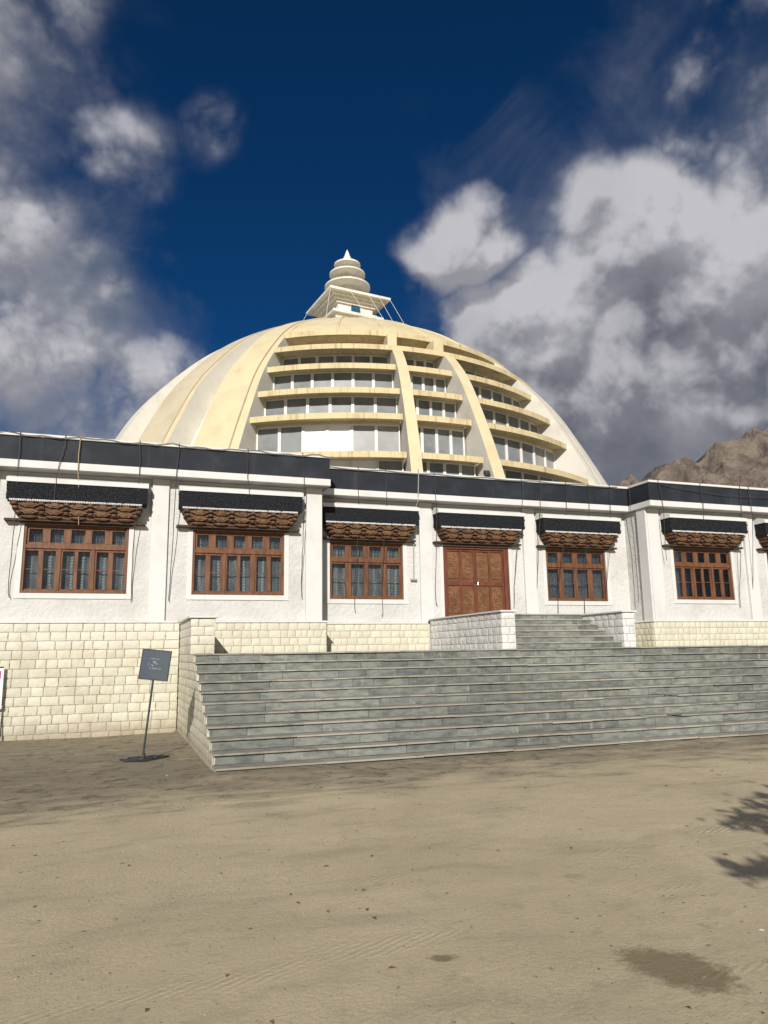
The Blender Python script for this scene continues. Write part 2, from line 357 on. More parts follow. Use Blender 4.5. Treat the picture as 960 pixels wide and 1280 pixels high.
def tag(o, label=None, cat=None, group=None, kind=None):
    if label: o['label'] = label
    if cat: o['category'] = cat
    if group: o['group'] = group
    if kind: o['kind'] = kind
    return o
def thing(name, loc, label, cat, group=None):
    o = bpy.data.objects.new(name, None); col.objects.link(o); o.location = loc; o.empty_display_size = 0.3
    return tag(o, label, cat, group)
class W:
    """lets parts be written in world coordinates under a thing whose Empty stands elsewhere"""
    @staticmethod
    def fix(ob, root):
        ob.matrix_parent_inverse = Matrix.Translation(-Vector(root.location))
        return ob
def part(mb, name, root, **kw):
    o = mb.build(name, root, **kw)
    top = root
    if root.parent is None: o.matrix_parent_inverse = Matrix.Translation(-Vector(root.location))
    return o

# ------------------------------------------------------------------ ground
def spaced(vals, lo, hi, fine, far):
    out = []; x = lo
    while x < hi:
        out.append(x)
        d = 0 if fine[0] <= x <= fine[1] else min(abs(x-fine[0]), abs(x-fine[1]))
        x += vals+d*0.12
    out.append(hi); return out
xs = spaced(0.09, -1800, 2600, (-5, 13), 0); ys = spaced(0.09, -1800, 2600, (1.5, 13), 0)
gv_, gf_ = [], []
for y in ys:
    for x in xs:
        z = 0.0
        if -30 < x < 40 and -20 < y < 30:
            z = 0.020*noise.noise(Vector((x*.45, y*.45, 3)))+0.010*noise.noise(Vector((x*1.7, y*1.7, 7)))+0.004*noise.noise(Vector((x*5, y*5, 1)))
            # dirt banked up against the stair foot
            z += 0.028*math.exp(-((y-10.95)/0.35)**2)*(1 if x > 1.3 else 0)
            if y > 13.5 and x < 1.4: z -= 0.05*min(1, (y-13.5)/4)
            z -= 0.01
        gv_.append((x, y, z))
nx = len(xs)
for j in range(len(ys)-1):
    for i in range(nx-1): gf_.append((j*nx+i, j*nx+i+1, (j+1)*nx+i+1, (j+1)*nx+i))
gm = bpy.data.materials.new('dusty_compacted_earth'); gm.use_nodes = True; t = NT(gm.node_tree)
b = t.n['Principled BSDF']; b.inputs['Roughness'].default_value = 0.95; b.inputs['Specular IOR Level'].default_value = 0.15
geo = t.new('ShaderNodeNewGeometry'); pos = geo.outputs['Position']
sx = t.new('ShaderNodeSeparateXYZ'); t.put(sx.inputs[0], pos)
big = t.noise(pos, 0.55, 5, 0.6, 0.6); mid = t.noise(t.mapping(pos, (1.2, 3.0, 1), (0, 0, R_(-12))), 0.8, 6, 0.65, 0.4); fine = t.noise(pos, 38, 5, 0.7)
c = t.mix(t.smooth(big, 0.35, 0.68), (0.66, 0.56, 0.375, 1), (0.58, 0.49, 0.325, 1))
c = t.mix(t.smooth(mid, 0.48, 0.72, 0, 0.6), c, (0.42, 0.36, 0.25, 1))
# darker, greyer trampled strip towards the stairs
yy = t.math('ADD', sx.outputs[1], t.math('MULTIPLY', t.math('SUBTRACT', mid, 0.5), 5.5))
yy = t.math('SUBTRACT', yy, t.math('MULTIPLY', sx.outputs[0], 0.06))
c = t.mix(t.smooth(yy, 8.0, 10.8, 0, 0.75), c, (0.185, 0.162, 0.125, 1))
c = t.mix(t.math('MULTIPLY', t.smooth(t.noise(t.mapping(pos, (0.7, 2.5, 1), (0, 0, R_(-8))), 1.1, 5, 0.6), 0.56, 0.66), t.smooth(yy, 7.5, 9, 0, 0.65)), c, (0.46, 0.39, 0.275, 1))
c = t.mix(t.smooth(fine, 0.54, 0.75, 0, 0.45), c, (0.24, 0.20, 0.15, 1))
c = t.mix(t.smooth(t.noise(pos, 5.5, 8, 0.75, 0.5), 0.54, 0.66, 0, 0.32), c, (0.33, 0.28, 0.19, 1))
c = t.mix(t.smooth(t.noise(pos, 150, 2, 0.6), 0.60, 0.70, 0, 0.5), c, (0.22, 0.19, 0.15, 1))
c = t.mix(t.smooth(t.noise(pos, 90, 3, 0.6), 0.62, 0.72, 0, 0.4), c, (0.52, 0.46, 0.36, 1))
def wet(c, cx, cy, ang, a, b_, amt):
    p = t.mapping(t.vmath('SUBTRACT', pos, (cx, cy, 0)), (1, 1, 1), (0, 0, -ang))
    p = t.vmath('MULTIPLY', p, (1/a, 1/b_, 0)); d = t.vmath('LENGTH', p, out=1)
    d = t.math('ADD', d, t.math('MULTIPLY', t.math('SUBTRACT', t.noise(pos, 11, 8, 0.75), 0.5), 1.7))
    return t.mix(t.smooth(d, 1.10, 0.62, 0, amt), c, (0.20, 0.150, 0.085, 1))
c = wet(c, 2.85, 3.49, R_(-70), 0.37, 0.23, 0.72)
c = wet(c, 1.76, 4.06, R_(-15), 0.085, 0.055, 0.75)
c = wet(c, 3.26, 5.05, R_(-15), 0.10, 0.08, 0.25)
t.put(b.inputs['Base Color'], c)
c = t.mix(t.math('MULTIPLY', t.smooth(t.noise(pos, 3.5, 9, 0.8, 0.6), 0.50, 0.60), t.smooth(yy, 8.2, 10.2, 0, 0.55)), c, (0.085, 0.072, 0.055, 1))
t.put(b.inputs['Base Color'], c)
# tyre tracks and footprints: faint ridges
wv = t.new('ShaderNodeTexWave', wave_type='BANDS', bands_direction='X'); t.put(wv.inputs['Vector'], t.mapping(pos, (1, 1, 1), (0, 0, R_(62))))
wv.inputs['Scale'].default_value = 6.5; wv.inputs['Distortion'].default_value = 2.2; wv.inputs['Detail'].default_value = 2
trk = t.math('MULTIPLY', wv.outputs['Fac'], t.smooth(t.noise(t.mapping(pos, (0.35, 2.2, 1), (0, 0, R_(-25))), 0.9, 3), 0.56, 0.66))
h = t.math('ADD', t.math('MULTIPLY', t.noise(pos, 30, 9, 0.8), 1.5), t.math('MULTIPLY', trk, 0.42))
h = t.math('ADD', h, t.math('MULTIPLY', t.noise(t.mapping(pos, (1, 2.6, 1), (0, 0, R_(-15))), 2.6, 5, 0.6), 0.5))
bp = t.new('ShaderNodeBump'); bp.inputs['Strength'].default_value = 0.6; bp.inputs['Distance'].default_value = 0.022
t.put(bp.inputs['Height'], h); t.link(bp.outputs[0], b.inputs['Normal'])
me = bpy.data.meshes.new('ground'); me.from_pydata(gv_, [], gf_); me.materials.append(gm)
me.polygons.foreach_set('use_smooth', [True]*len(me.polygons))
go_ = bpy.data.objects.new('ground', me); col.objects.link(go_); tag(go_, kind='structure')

# ------------------------------------------------------------------ mountain
rx = [-400, 60, 150, 230, 300, 322, 340, 356, 371, 377, 398, 426, 445, 500, 600, 760, 1000, 1300, 1800]
rz = [0, 0, 15, 52, 104, 116, 121, 130, 134, 131, 143, 154, 160, 180, 215, 250, 230, 170, 40]
mx_ = [60+i*3.2 for i in range(220)]+[764+i*14 for i in range(1, 60)]; my_ = [150+i*3.2 for i in range(80)]+[406+i*12 for i in range(1, 40)]
mv, mf = [], []
for y in my_:
    for x in mx_:
        rr = float(np.interp(x, rx, rz))
        d = (400-y)/250 if y < 400 else (y-400)/480
        base = rr*max(0, 1-d**0.9 if d > 0 else 1)
        p = Vector((x*.020, y*.012, 0))
        rg = 0; amp = 1; q = p.copy()
        for o_ in range(6):
            rg += amp*(1-abs(noise.noise(q))*2.2); amp *= .56; q = q*2.07+Vector((3.1, 1.7, 5.2))
        env = min(1, base/45)
        z = base+env*((rg-1.25)*9.0)
        mv.append((x+env*5*noise.noise(Vector((x*.03, y*.03, 9))), y, z-1.5))
nx = len(mx_)
for j in range(len(my_)-1):
    for i in range(nx-1): mf.append((j*nx+i, j*nx+i+1, (j+1)*nx+i+1, (j+1)*nx+i))
M['rock'] = mat('bare_brown_rock', (0.25, 0.205, 0.165), 0.95, (0.15, 0.122, 0.10), 0.06, (0.38, 0.62), bump=1.0, bscale=0.22, bdist=4.0, bdetail=9,
                streak=((0.27, 0.225, 0.18), (0.08, 0.05, 0.05), 0.55, 0.68, 0.7), spec=0.1)
me = bpy.data.meshes.new('mountain'); me.from_pydata(mv, [], mf); me.materials.append(M['rock'])
mo = bpy.data.objects.new('mountain', me); col.objects.link(mo); tag(mo, kind='structure')

# ------------------------------------------------------------------ assembly hall
YL, YM = 18.0, 19.0; XA, XB = 4.8, 14.8; XL, XR = -9.0, 30.0; ZP = 2.38; ZT = 6.5
hall = thing('assembly_hall', (9.65, 24, 0), 'long white single-storey hall with black parapet band and carved wooden windows', 'building')
WZ0, WZ1 = 3.04, 4.58
WINS = [(-4.6, YL, 'A'), (-0.90, YL, 'A'), (2.745, YL, 'A'), (6.33, YM, 'B'), (12.95, YM, 'B'), (16.80, YL, 'A'), (20.45, YL, 'A'), (24.1, YL, 'A')]
def wall_run(x0, x1, Y, ops, name='wall'):
    mb = MB(); T = 0.35; x = x0; ztop = 6.0
    for (a, b_, z0, z1) in ops:
        mb.box(x, a, Y, Y+T, 0, ztop, 'plaster'); mb.box(a, b_, Y, Y+T, 0, z0, 'plaster'); mb.box(a, b_, Y, Y+T, z1, ztop, 'plaster'); x = b_
    mb.box(x, x1, Y, Y+T, 0, ztop, 'plaster')
    return part(mb, name, hall)
hw = 1.10; hm = 1.045
wall_run(XL, XA, YL, [(c-hw, c+hw, WZ0, WZ1) for c, Y, k in WINS if Y == YL and c < 5])
wall_run(XA, XB, YM, [(6.33-hm, 6.33+hm, WZ0, WZ1), (8.58, 10.66, 2.52, 4.56), (12.95-hm, 12.95+hm, WZ0, WZ1)])
wall_run(XB, XR, YL, [(c-hw, c+hw, WZ0, WZ1) for c, Y, k in WINS if Y == YL and c > 5])
mb = MB(); mb.box(XA-.35, XA, YL+.352, YM+.35, 0, 6.0, 'plaster'); part(mb, 'wall', hall)
mb = MB(); mb.box(XB, XB+.35, YL+.352, YM+.35, 0, 6.0, 'plaster'); part(mb, 'wall', hall)
mb = MB(); mb.box(XL, XL+.35, YL+.352, 45, 0, 6.0, 'plaster'); mb.box(XR-.35, XR, YL+.352, 45, 0, 6.0, 'plaster'); mb.box(XL+.352, XR-.352, 44.6, 45, 0, 6.0, 'plaster'); part(mb, 'wall', hall)
# roof with a round opening for the dome
mb = MB(); N = 64; vs = []
for i in range(N):
    a = 2*math.pi*i/N; vs.append((9.65+11.0*math.cos(a), 31.39+11.0*math.sin(a), 6.1))
for i in range(N):
    a = 2*math.pi*i/N; cx_, cy_ = math.cos(a), math.sin(a)
    tx = min(((XR-.1-9.65)/cx_ if cx_ > 1e-6 else 1e9), ((XL+.1-9.65)/cx_ if cx_ < -1e-6 else 1e9), ((44.9-31.39)/cy_ if cy_ > 1e-6 else 1e9), ((19.2-31.39)/cy_ if cy_ < -1e-6 else 1e9))
    vs.append((9.65+cx_*tx, 31.39+cy_*tx, 6.1))
mb.add(vs, [(i, (i+1) % N, N+(i+1) % N, N+i) for i in range(N)], 'roof_dust'); part(mb, 'roof', hall)
# parapet following the stepped front; each layer is one profile swept along the front line
def sweep(line, prof, m, name, side=1.0):
    """line of (x, y) corners read left to right with the street on the right-hand side (-y); prof of (out, z)"""
    n = len(line); offs = []
    for i, p in enumerate(line):
        p = Vector(p); ds = []
        if i: ds.append((p-Vector(line[i-1])).normalized())
        if i < n-1: ds.append((Vector(line[i+1])-p).normalized())
        ns = [Vector((d.y, -d.x)) for d in ds]
        nn = ns[0] if len(ns) == 1 else (ns[0]+ns[1])/(1+ns[0].dot(ns[1]))
        offs.append(nn)
    mb = MB(); L = len(prof); vs = []
    for p, nn in zip(line, offs):
        for o, z in prof: vs.append((p[0]+nn.x*o*side, p[1]+nn.y*o, z))
    fs = [(i*L+q, (i+1)*L+q, (i+1)*L+(q+1) % L, i*L+(q+1) % L) for i in range(n-1) for q in range(L)]
    fs += [tuple(range(L)), tuple(range((n-1)*L, n*L))[::-1]]
    mb.add(vs, fs, m); return part(mb, name, hall, bevel=0.008)
front = [(XL, YL), (XA, YL), (XA, YM), (XB, YM), (XB, YL), (XR, YL)]
def rect(o0, o1, z0, z1): return [(o1, z0), (o1, z1), (o0, z1), (o0, z0)]
sweep(front, rect(-0.30, 0.42, 5.76, 5.93), 'smooth_white', 'cornice', side=0.3)
M['soffit'] = mat('grey_soffit', (0.36, 0.35, 0.33), 0.9, (0.27, 0.265, 0.25), 2)  # underside board in a darker grey than the cornice
sweep(front, rect(0.003, 0.40, 5.742, 5.758), 'soffit', 'soffit', side=0.3)
sweep(front, rect(-0.28, 0.385, 5.93, 6.47), 'black_band', 'parapet', side=0.3)
sweep(front, rect(-0.32, 0.43, 6.47, 6.54), 'smooth_white', 'coping', side=0.3)
# pilasters
for (xa, xb, Y) in [(-6.75, -6.33, YL), (-2.96, -2.58, YL), (0.68, 1.06, YL), (4.38, 4.795, YL), (7.86, 8.24, YM), (11.14, 11.54, YM), (14.805, 15.22, YL), (18.46, 18.86, YL), (22.1, 22.5, YL), (25.8, 26.2, YL)]:
    mb = MB(); mb.box(xa, xb, Y-0.085, Y-0.002, ZP+.05, 5.757, 'smooth_white'); part(mb, 'pilaster', hall, bevel=0.012)
mb = MB(); mb.box(14.725, 14.798, YL-.08, YL+0.32, ZP+.05, 5.757, 'smooth_white'); part(mb, 'pilaster', hall, bevel=0.012)
# stone plinths
zsL = [-0.15+0.195*i for i in range(13)]+[ZP-0.0]
zsU = [1.66, 1.84, 2.02, 2.20, ZP]
def plinth(mb, p0, p1, zs, m, out=0.09, wid=(0.18, 0.36), mort='mortar', relief=0.026):
    p0, p1 = Vector((*p0, 0)), Vector((*p1, 0)); d = (p1-p0); L = d.length; u = d/L; n = Vector((u.y, -u.x, 0))
    mb.courses(p0+n*out, u, n, 0, L, zs, m, wid, relief)
    mb.obox(p0+u*L/2+n*(out/2)+Vector((0, 0, (zs[0]+zs[-1])/2)), u, n, (0, 0, 1), L/2, out/2, (zs[-1]-zs[0])/2-0.004, mort)
mb = MB(); plinth(mb, (XL, YL-.002), (1.40, YL-.002), zsL, 'cream_stone'); part(mb, 'plinth', hall, smooth='angle')
mb = MB(); plinth(mb, (1.86, YL-.002), (XA+.1, YL-.002), zsU, 'plinth_stone', wid=(.15, .30), mort='cream_mortar'); part(mb, 'plinth', hall, smooth='angle')
mb = MB(); plinth(mb, (XA+.1, YM-.002), (8.05, YM-.002), zsU, 'plinth_stone', wid=(.15, .30), mort='cream_mortar'); part(mb, 'plinth', hall, smooth='angle')
mb = MB(); plinth(mb, (11.62, YM-.002), (XB-.1, YM-.002), zsU, 'plinth_stone', wid=(.15, .30), mort='cream_mortar'); part(mb, 'plinth', hall, smooth='angle')
mb = MB(); plinth(mb, (XB-.002, YM-.1), (XB-.002, YL-.09), zsU, 'plinth_stone', wid=(.15, .30), mort='cream_mortar'); part(mb, 'plinth', hall, smooth='angle')
mb = MB(); plinth(mb, (XB-.09, YL-.002), (XR, YL-.002), zsU, 'plinth_stone', wid=(.15, .30), mort='cream_mortar'); part(mb, 'plinth', hall, smooth='angle')
def belt(line):
    sweep(line, [(0.0, ZP), (0.135, ZP), (0.135, ZP+.035), (0.10, ZP+.05), (0.0, ZP+.062)], 'smooth_white', 'belt_course')
belt([(XL, YL), (1.35, YL)]); belt([(1.90, YL), (XA, YL), (XA, YL+.7)]); belt([(XA+.02, YM), (8.02, YM)]); belt([(11.66, YM), (XB, YM), (XB, YL), (XR, YL)])

# windows
def rails(mb, W_, H, holes, y0, y1, m):
    """plate W_ x H (x centred, z from 0) with rows of holes; holes = [(z0, z1, [(x0, x1), ...]), ...] bottom up"""
    z = 0
    for (z0, z1, hs) in holes:
        mb.box(-W_/2, W_/2, y0, y1, z, z0, m); x = -W_/2
        for (a, b_) in hs: mb.box(x, a, y0, y1, z0, z1, m); x = b_
        mb.box(x, W_/2, y0, y1, z0, z1, m); z = z1
    mb.box(-W_/2, W_/2, y0, y1, z, H, m)
def make_window(cx, Y, kind):
    H = WZ1-WZ0; W_ = 2.2 if kind == 'A' else 2.09; k = W_/2.2
    if kind == 'A':
        up = [(-.995+.435*i, -.725+.435*i) for i in range(5)]
        lo = [(-1.03, -.785), (-.675, -.43), (-.28, -.04), (.04, .28), (.43, .675), (.785, 1.03)]
        lo = [(a*k, b_*k) for a, b_ in lo]
    else:
        up = [(-.94+.515*i, -.94+.515*i+.34) for i in range(4)]; lo = [(-.96, -.59), (-.43, -.06), (.06, .43), (.59, .96)]
    mb = MB(); rails(mb, W_-.01, H-.01, [(0.09, 0.94, lo), (1.13, 1.43, up)], 0.05, 0.12, 'red_wood')
    # outer frame and posts stand proud of the sashes
    w2 = (W_-.01)/2
    mb.box(-w2, -w2+.05, 0.0, .048, 0, H-.01, 'red_wood'); mb.box(w2-.05, w2, 0.0, .048, 0, H-.01, 'red_wood')
    mb.box(-w2+.051, w2-.051, 0.0, .048, 0, .05, 'red_wood'); mb.box(-w2+.051, w2-.051, 0.0, .048, H-.06, H-.01, 'red_wood'); mb.box(-w2+.051, w2-.051, 0.012, .048, .99, 1.075, 'red_wood')
    posts = [-.355*k, .355*k] if kind == 'A' else [0]
    for p in posts: mb.box(p-.035, p+.035, .02, .048, .051, .989, 'red_wood')
    f = mb.build('window', hall, bevel=0.006)
    f.matrix_parent_inverse = Matrix.Translation(-Vector(hall.location)); f.location = (cx, Y, WZ0+.005)
    for hs, z0, z1, mid_ in ((lo, .09, .94, True), (up, 1.13, 1.43, False)):
        for a, b_ in hs:
            q = MB(); q.box(a+.001, b_-.001, .095, .103, z0+.001, z1-.001, 'glass'); q.build('pane', f)
            s = MB()
            if mid_: s.box(a+.002, b_-.002, .066, .093, .52, .536, 'red_wood')
            else:
                for kx in range(1, 4): xx = a+(b_-a)*kx/4; s.box(xx-.004, xx+.004, .108, .116, z0, z1, 'steel')
                for kz in (0.2, .8): zz = z0+(z1-z0)*kz; s.box(a, b_, .118, .126, zz-.004, zz+.004, 'steel')
            s.build('glazing_bar' if mid_ else 'grille', f)
    cu = MB(); n = 90; vs = []
    for i in range(n+1):
        x = -w2+2*w2*i/n; y = .24+.018*math.sin(i*1.3)+.012*math.sin(i*.47+cx)
        vs += [(x, y, 0.02), (x, y, H-.03)]
    cu.add(vs, [(2*i, 2*i+2, 2*i+3, 2*i+1) for i in range(n)], 'curtain' if (kind == 'A' and cx < 10) or cx < 7 else 'net'); cu.build('curtain', f, smooth=True)
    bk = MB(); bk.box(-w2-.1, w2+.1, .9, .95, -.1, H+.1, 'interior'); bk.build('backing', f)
    # smooth white margin round the opening
    mg = MB(); q = .12
    mg.box(cx-W_/2-q, cx-W_/2, Y-.022, Y-.001, WZ0-q, WZ1, 'smooth_white'); mg.box(cx+W_/2, cx+W_/2+q, Y-.022, Y-.001, WZ0-q, WZ1, 'smooth_white')
    mg.box(cx-W_/2+.001, cx+W_/2-.001, Y-.03, Y+.03, WZ0-q, WZ0-.001, 'smooth_white'); part(mg, 'window_surround', hall, bevel=.005)
    return f
for c_, Y_, k_ in WINS: make_window(c_, Y_, k_)

# carved hood over each opening (one prototype, copied)
def make_hood(width):
    w2 = width/2
    mb = MB(); mb.box(-w2-.01, w2+.01, -.445, -.002, 5.43, 5.53, 'smooth_white')
    # sloping mortar cap
    mb.prism([(-.435, 5.53), (-.002, 5.53), (-.002, 5.66)], lambda a, b_: (-w2-.01, a, b_), lambda a, b_: (w2+.01, a, b_), 'smooth_white')
    root = mb.build('window_hood', hall)
    root.matrix_parent_inverse = Matrix.Translation(-Vector(hall.location))
    mb = MB(); n = 150; rnd = random.Random(3)
    mb.box(-w2+.02, w2-.02, -.42, -.004, 5.055, 5.428, 'fringe')
    for i in range(n*4):   # bundled twig ends
        x = -w2+.01+(width-.02)*rnd.random(); z = 5.05+.375*rnd.random(); s = rnd.uniform(.008, .014)
        mb.box(x-s, x+s, -.42-rnd.uniform(.004, .018), -.419, z-s, z+s, 'fringe')
    for sgn in (-1, 1):
        for i in range(90):
            y = -.43*rnd.random(); z = 5.05+.375*rnd.random(); s = rnd.uniform(.008, .014); x = sgn*(w2-.02)
            mb.box(min(x, x+sgn*.015), max(x, x+sgn*.015), y-s, y+s, z-s, z+s, 'fringe')
    mb.build('brushwood_band', root)
    mb = MB(); mb.box(-w2+.06, w2-.10, -.405, -.004, 5.026, 5.053, 'dark_wood')
    n = int((width-.2)/.034)
    for i in range(n):
        x = -w2+.08+(width-.2)*i/n; mb.box(x, x+.021, -.430, -.404, 5.012, 5.052, 'smooth_white')
    mb.box(-w2+.07, w2-.11, -.424, -.405, 5.040, 5.0535, 'smooth_white'); mb.build('dentil_strip', root)
    # carved frieze: five bays between stepped brackets, narrowing downwards
    mb = MB()
    tiers = [(4.93, 5.024, .41, w2-.10), (4.84, 4.93, .38, w2-.13), (4.745, 4.84, .33, w2-.20), (4.662, 4.745, .27, w2-.27)]
    for z0, z1, pr, hw_ in tiers: mb.box(-hw_, hw_, -pr*.86, -.003, z0+.001, z1-.001, 'frieze_wood')
    nb = 5
    for i in range(nb+1):
        x = (-1+2*i/nb)*(w2-.22)
        for j, (z0, z1, pr, hw_) in enumerate(tiers[:3]):
            s = .062-.006*j; xx = x*(hw_/(w2-.16)) if i in (0, nb) else x
            mb.box(xx-s, xx+s, -pr, -pr*.5, z0+.004, z1-.022, 'dark_wood')
            mb.box(xx-s*.55, xx+s*.55, -pr-.02, -pr, z0+.02, z1-.026, 'carved_wood')
    for i in range(nb):   # little beam ends above each bay
        x = (-1+2*(i+.5)/nb)*(w2-.22)
        for q in (-.09, .09): mb.box(x+q-.022, x+q+.022, -.435, -.412, 4.985, 5.022, 'dark_wood')
    mb.build('bracket_row', root, bevel=.006)
    mb = MB()
    for i in range(nb):
        bw = 2*(w2-.22)/nb; x = -(w2-.22)+bw*(i+.5)
        for (zc, hh, pr, sw) in ((4.945, .064, .395, .36), (4.805, .064, .345, .33), (4.70, .032, .29, .30)):
            # cloud scroll: lobed outline, thick
            pts = []; K = 26
            for q in range(K):
                a = 2*math.pi*q/K; r = 1+.16*math.cos(4*a)
                pts.append((x+bw*sw*math.cos(a)*r, zc+hh*math.sin(a)*(1+.12*math.cos(6*a))))
            mb.prism(pts, lambda a, b_: (a, -pr, b_), lambda a, b_: (a, -pr*.6, b_), 'carved_wood')
            pts2 = [((px-x)*.6+x, (pz-zc)*.5+zc) for px, pz in pts]
            mb.prism(pts2, lambda a, b_: (a, -pr-.018, b_), lambda a, b_: (a, -pr+.002, b_), 'carved_wood')
    mb.build('cloud_carving', root, bevel=.004)
    mb = MB(); mb.box(-w2-.03, w2-.02, -.20, -.004, 4.612, 4.660, 'dark_wood'); mb.box(-w2+.3, w2-.3, -.12, -.004, 4.585, 4.611, 'dark_wood'); mb.build('lintel_board', root, bevel=.006)
    return root
def copy_part(src, loc):
    c = src.copy(); col.objects.link(c); c.location = loc
    for ch in src.children:
        d = ch.copy(); col.objects.link(d); d.parent = c; d.matrix_parent_inverse = ch.matrix_parent_inverse.copy()
    return c
ho = None
for c_, Y_, k_ in WINS:
    if ho is None: ho = make_hood(2.94); ho.location = (c_, Y_, 0)
    elif k_ == 'A': copy_part(ho, (c_, Y_, 0))
hb = make_hood(2.72); hb.location = (6.36, YM, 0)
for x in (9.66, 12.98): copy_part(hb, (x, YM, 0))

# door
mb = MB(); dx0, dx1, dz0, dz1 = 8.585, 10.655, 2.53, 4.555; Y = YM
mb.box(dx0, dx0+.09, Y-.01, Y+.13, dz0, dz1, 'door_frame'); mb.box(dx1-.15, dx1, Y-.01, Y+.13, dz0, dz1, 'door_frame'); mb.box(dx0+.091, dx1-.151, Y-.01, Y+.13, dz1-.07, dz1, 'door_frame')
door = part(mb, 'door', hall, bevel=.008)
def leaf(xa, xb):
    mb = MB(); zb, zt = dz0+.01, dz1-.08
    mb.box(xa, xb, Y+.07, Y+.11, zb, zt, 'door_wood')
    w_ = xb-xa; st = .055
    for x in (xa, (xa+xb)/2-st/2, xb-st): mb.box(x, x+st, Y+.03, Y+.069, zb, zt, 'door_frame')
    for z in (zb, (zb+zt)/2-.05, zt-.05): 
        for s in (0, 1):
            a = xa+st+.001 if s == 0 else (xa+xb)/2+st/2+.001; b_ = (xa+xb)/2-st/2-.001 if s == 0 else xb-st-.001
            mb.box(a, b_, Y+.035, Y+.069, z, z+(.1 if z not in (zb, zt-.05) else .05), 'door_frame')
    for s in (0, 1):
        cx_ = xa+w_*(.25+.5*s)
        for r in (0, 1):
            zc = zb+(zt-zb)*(.26+.5*r); hw2 = w_/4-.055; hh = .36
            # pointed raised panel
            pts = [(cx_-hw2, zc-hh), (cx_+hw2, zc-hh), (cx_+hw2, zc+hh-.10), (cx_+hw2*.5, zc+hh-.02), (cx_, zc+hh), (cx_-hw2*.5, zc+hh-.02), (cx_-hw2, zc+hh-.10)]
            mb.prism(pts, lambda a, b_: (a, Y+.05, b_), lambda a, b_: (a, Y+.071, b_), 'door_wood')
            for (oz, rr_) in ((.08, .105), (-.17, .07), (.08, .05)):
                K = 22; ring = []
                P = [(cx_+rr_*math.cos(2*math.pi*q/K)*(1+.1*math.cos(12*math.pi*q/K)), Y+.048, zc+oz+rr_*math.sin(2*math.pi*q/K)) for q in range(K+1)]
                mb.tube(P, .013, 'door_wood', 5)
            for q in range(8):
                a = q*math.pi/4; mb.obox((cx_+.075*math.cos(a), Y+.045, zc+.08+.075*math.sin(a)), (math.cos(a), 0, math.sin(a)), (0, 1, 0), (-math.sin(a), 0, math.cos(a)), .022, .008, .009, 'door_wood')
    lf = part(mb, 'door_leaf', door, bevel=.003); lf.matrix_parent_inverse = Matrix()
    return lf
cxm = (dx0+.09+dx1-.15)/2
leaf(dx0+.095, cxm-.004); leaf(cxm+.004, dx1-.155)
mb = MB(); mb.box(cxm-.05, cxm+.11, Y+.005, Y+.028, 3.53, 3.555, 'steel'); mb.tube([(cxm+.05, Y+.0, 3.545), (cxm+.05, Y-.01, 3.49), (cxm+.05, Y+.0, 3.45)], .016, 'brass', 8)
hd = mb.build('door_handle', door)
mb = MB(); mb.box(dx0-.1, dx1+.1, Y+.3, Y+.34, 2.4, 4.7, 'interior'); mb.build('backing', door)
q = .10
mb = MB(); mb.box(dx0-q-.002, dx0-.002, Y-.022, Y-.001, 2.52, 4.585, 'smooth_white'); part(mb, 'door_surround', hall, bevel=.005)
mb = MB(); mb.box(dx1+.002, dx1+q+.002, Y-.022, Y-.001, 2.52, 4.585, 'smooth_white'); part(mb, 'door_surround', hall, bevel=.005)

# ------------------------------------------------------------------ dome
CX, CY = 9.65, 31.39
zk = np.array([0, 3, 6, 8.5, 11, 13.5, 15.3, 16.1, 16.5]); rk = np.array([14.2, 13.3, 12.1, 10.9, 9.5, 7.1, 4.0, 2.2, 0.0])
zf = np.linspace(0, 16.5, 400); r2 = np.interp(zf, zk, rk**2); ker = np.ones(31)/31
r2s = np.convolve(np.pad(r2, 15, mode='reflect', reflect_type='odd'), ker, mode='valid')
def Rz(z): return math.sqrt(max(0.0, float(np.interp(z, zf, r2s))))
dome = thing('stupa_dome', (CX, CY, 6.1), 'huge pale yellow and white ribbed dome with curved bands of windows rising behind the hall', 'dome')
def P3(phi, r, z): a = R_(phi); return (CX+r*math.sin(a), CY-r*math.cos(a), z)
LZ = [12.93, 12.0, 11.05, 9.93, 8.87, 7.42, 5.9]           # undersides of the ledges, top one first
BAYS = [(-34.6, -7.3, 6), (-5.3, 5.8, 4), (8.3, 33.2, 6)]
def drift(phi, z): return phi+(0.30*(z-9.8) if abs(phi) < 15 else 0.0)
def zrange(a, b_, n): return [a+(b_-a)*i/n for i in range(n+1)]
# shell set back behind the ribs, everywhere except in the window bays
mb = MB(); prof = [(Rz(z)-0.95, z) for z in zrange(3, 13.2, 30)]
prof += [(max(Rz(z)-0.95*(1-(z-13.2)/3.2), 0), z) for z in zrange(13.3, 16.35, 16)]
mb.lathe(prof, CX, CY, 'dome_white', 150, 33.0, 325.4); part(mb, 'shell', dome, smooth=True)
# cap
mb = MB(); prof = [(Rz(13.0)-1.6, 12.98), (Rz(13.0)-.10, 13.02)]+[(max(Rz(z)-.06, 0), z) for z in zrange(13.2, 16.45, 22)]+[(0, 16.47)]
mb.lathe(prof, CX, CY, 'yellow', 60, -34.6, 60); part(mb, 'cap', dome, smooth=True)
